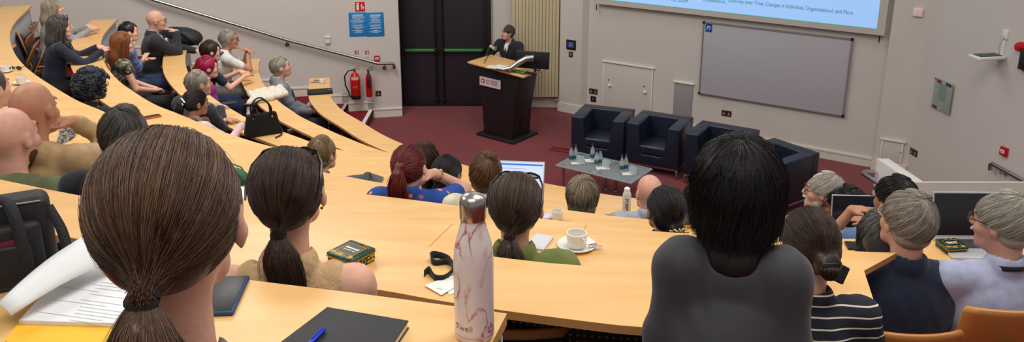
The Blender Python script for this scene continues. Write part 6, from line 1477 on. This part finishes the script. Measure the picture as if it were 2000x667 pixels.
# backpack on D3 end
e=emp('backpack',dp(3,352,88,.004)); tag(e,'black backpack slumped at the end of the third row desk','backpack'); e.rotation_euler=(0,0,-.1); S=SDF((-.4,-.3,-.05),(.4,.3,.4),.014); S.ell((0,0,.12),(.30,.17,.13),.0); S.ell((.12,0,.09),(.2,.15,.10),.04); S.ell((-.12,.02,.11),(.16,.14,.12),.04); S.plane_cut((0,0,.002),(0,0,-1)); X,Y,Z=S.grid(tuple(slice(0,m) for m in S.n)); S.F+=(.006*np.sin(25*X+10*Z)*np.sin(30*Y+20*Z)).astype(np.float32); sdfobj('bag_body',S,bagm,e); q=MB(); q.tube([Vector(x) for x in spline([(.05,-.12,.2),(.15,-.16,.18),(.25,-.12,.08),(.28,-.05,.02)],5)],.012,8); q.build('strap',MATS['strap_black'],e,True)
# pen / tablet in lap of plaid person, cap
e=emp('cap',dp(4,717,356),.2); tag(e,'grey fabric cap lying on the desk left of the red hair','cap'); q=MB(); q.add([(-.12,0,0),(-.02,-.10,.005),(.10,-.06,.005),(.13,.06,.01),(.02,.11,.01),(.0,.01,.085)],[(0,1,5),(1,2,5),(2,3,5),(3,4,5),(4,0,5),(0,4,3,2,1)]); q.build('crown',cloth('cap_grey',(78,82,86)),e,bevel=.006); q=MB(); q.tube([(-.06,-.05,.05),(.0,-.07,.04),(.03,-.04,.06),(.02,.0,.08)],.005,6); q.build('cord',blackp,e,True)
slabthing('folded_cloth','flat dark grey cloth beside the grey cap','cloth',4,696,350,.09,.14,.02,.3,cloth('cap_grey2',(66,68,70)))
# sunglasses on D5
e=emp('sunglasses',dp(5,31,137)); tag(e,'dark green sunglasses lying by the leftmost cup','sunglasses'); q=MB()
for s in(-1,1): q.ball((s*.033,0,.022),(.03,.008,.021),12)
q.build('lens',mat('lens_olive',(60,66,50),.15),e,True); q=MB(); q.tube([(-.06,0,.03),(0,.0,.033),(.06,0,.03),(.065,.1,.02)],.003,6); q.build('frame',blackp,e,True)
# floor bag in D4 row
e=emp('handbag',P(134,199,FL[4]+.003)); tag(e,'black bag with gold zip on the red floor behind the curly hair','handbag'); S=SDF((-.3,-.2,-.02),(.3,.2,.36),.014); S.ell((0,0,.13),(.2,.11,.15),0); S.ell((.05,0,.10),(.2,.12,.10),.04); S.plane_cut((0,0,.001),(0,0,-1)); sdfobj('bag_body',S,fur,e); q=MB(); q.tube([(-.12,-.05,.26),(0,-.07,.25),(.1,-.06,.25)],.008,6); q.tube([(-.1,-.04,.25),(-.06,-.05,.33),(0,-.04,.27)],.006,6); q.build('zip',MATS['gold'],e,True)
# laptops
alu=mat('aluminium',(196,198,202),.3,metal=.5)
def laptop(lab,k,x,y,w,rz,scr,tilt=20,content=None):
    e=emp('laptop',dp(k,x,y),rz); tag(e,lab,'laptop'); d=w*.68
    q=MB(); q.box((0,-d/2,.007),(w,d,.013)); b=q.build('base',alu,e,bevel=.003); g=MB(); g.box((0,-d*.36,.0142),(w*.86,d*.42,.001)); g.build('keyboard',mat('keys',(54,54,58),.5),b)
    s=emp('dummy'); bpy.data.objects.remove(s)
    R=Matrix.Rotation(math.radians(-tilt),3,'X'); h=w*.66
    q=MB(); c=R@Vector((0,0,h/2)); q.box((c.x,c.y+.002,c.z+.012),(w,.007,h),R=R); L=q.build('lid',alu,e,bevel=.003)
    q=MB(); c=R@Vector((0,-.0045,h/2)); q.box((c.x,c.y+.002,c.z+.012),(w*.965,.001,h*.94),R=R); q.build('screen',scr,L)
    if content:
        q=MB(); c=R@Vector((0,-.0055,h*.90)); q.box((c.x,c.y+.002,c.z+.012),(w*.93,.001,h*.05),R=R); q.build('menu_bar',mat('screen_blue',(60,120,220),.4,emit=.5),L)
        q=MB(); 
        for i in range(7): c=R@Vector((w*(-.1+.01*i),-.0055,h*(.78-.09*i))); q.box((c.x,c.y+.002,c.z+.012),(w*.5,.001,h*.012),R=R)
        q.build('text_lines',mat('screen_line',(150,170,200),.5,emit=.3),L)
    return e
dark=mat('screen_off',(26,28,34),.12,coat=.5)
laptop('open laptop with bright screen in front of the cream top',5,1012,384,.32,-.12,mat('screen_lit',(196,212,238),.4,emit=.55),18,True)
laptop('open silver laptop with dark reflective screen, smaller and farther right one',5,1672,449,.29,-.05,dark,12)
laptop('large open laptop with dark screen in front of the pale blue shirt',6,1886,466,.33,-.02,dark,14)
# wooden seat backs at bottom right
def woodchair(lab,x0,y0,x1,y1,dep,stem=None):
    A=PD(x0,y0,dep); B=PD(x1,y1,dep); A.z=B.z=(A.z+B.z)/2; c=(A+B)/2; d=B-A; w=d.length; fz=FL[6]; h=c.z-fz
    e=emp('wooden_chair',(c.x,c.y,fz),math.atan2(d.y,d.x)); tag(e,lab,'chair'); q=MB(); n=9; vs=[]
    for i in range(n):
        t=i/(n-1)-.5
        for z in(h-.36,h-.02,h): vs.append((w*t*(1 if z<h else .96),.03*(1-4*t*t)*-1+.0+(h-z)*.18,z))
    q.add(vs,[(3*i+k,3*i+3+k,3*i+4+k,3*i+1+k) for i in range(n-1) for k in range(2)]); q.build('backrest',plywood,e,True,solid=.013)
    q=MB(); q.box((0,.26,.44),(w*.9,.40,.016)); q.build('seat',plywood,e,bevel=.006)
    q=MB(); q.tube([(0,.04-.10,h-.12),(0,.02,h-.30),(0,.10,.42),(0,.24,.40)],.024,12); q.tube([(0,.24,.0),(0,.24,.42)],.03,12); q.build('stem',steel,e,True)
    q=MB(); q.lathe([(.13,0),(.13,.012),(.04,.03)],(0,.24,0),20); q.build('base',greym,e,True); return e
woodchair('beech plywood chair back behind the navy polo shirt at bottom right',1700,643,1882,646,2.72)
woodchair('larger plywood chair back with steel stem behind the pale blue shirt',1884,592,2075,606,2.78)
# empty tip-up seats in the left rows
ups=make_seat('empty tip-up seat beside the navy top, front one of a row',(0,0,0),0,True); first=True
desc=['nearest the two saucered cups','second from the saucered cups','third from the saucered cups','fourth, next to the navy top']
for i,(x,y) in enumerate(((88,150),(76,128),(66,108),(72,86))):
    p_=P(x,y,FL[4]+.5); p_.z=FL[4]; lab='empty dark tip-up seat with wood edge in left row, '+desc[i]
    if i==0: ups.location=p_; ups.rotation_euler=(0,0,math.radians(-66)); ups['label']=lab
    else: dup(ups,p_,math.radians(-68-3*i),lab)
for i,(x,y) in enumerate(((262,172),(250,158),(232,148))):
    p_=P(x,y,FL[3]+.5); p_.z=FL[3]; dup(ups,p_,math.radians(-60-3*i),'empty dark tip-up seat below the camouflage top, '+['nearest the desk edge','middle of three','farthest of three'][i])
# ------------------------------------------------------------ light
w=bpy.data.worlds.new('world'); SC.world=w; w.use_nodes=True
bg=w.node_tree.nodes['Background']; bg.inputs[0].default_value=(1,.97,.93,1); bg.inputs[1].default_value=.30
def area(name,loc,size,power,col=(1,.96,.9),target=None,sy=None):
    l=bpy.data.lights.new(name,'AREA'); l.size=size; l.energy=power; l.color=col
    if sy: l.shape='RECTANGLE'; l.size_y=sy
    o=bpy.data.objects.new(name,l); COL.objects.link(o); o.location=loc
    t=Vector(target) if target else Vector((loc[0],loc[1],0)); d=t-Vector(loc); o.rotation_euler=d.to_track_quat('-Z','Y').to_euler(); return o
area('ceiling_or_fill_light',(-2.5,8.5,7.0),1.6,150,sy=3)
area('ceiling_or_fill_light',(-4.5,4.5,7.0),2.0,150,sy=3)
area('ceiling_or_fill_light',(1.5,3.5,7.2),2.2,128,sy=3)
area('ceiling_or_fill_light',(-.5,-.2,7.2),2.5,95,sy=2)
area('ceiling_or_fill_light',(4.5,5.5,7.0),1.5,75,sy=2)
area('ceiling_or_fill_light',(0.5,11.0,7.0),2.0,55,sy=2)
area('ceiling_or_fill_light',(-3.6,9.6,6.6),2.0,110,target=(-4.5,12.6,1.8))  # added fill lamp, tilted at the left wall to brighten it; no real fitting
try:
    SC.view_settings.view_transform='Standard'; SC.view_settings.look='None'
except Exception: pass
SC.view_settings.exposure=0.0
SC.cycles.use_denoising=True
SC.cycles.max_bounces=8; SC.cycles.transparent_max_bounces=12
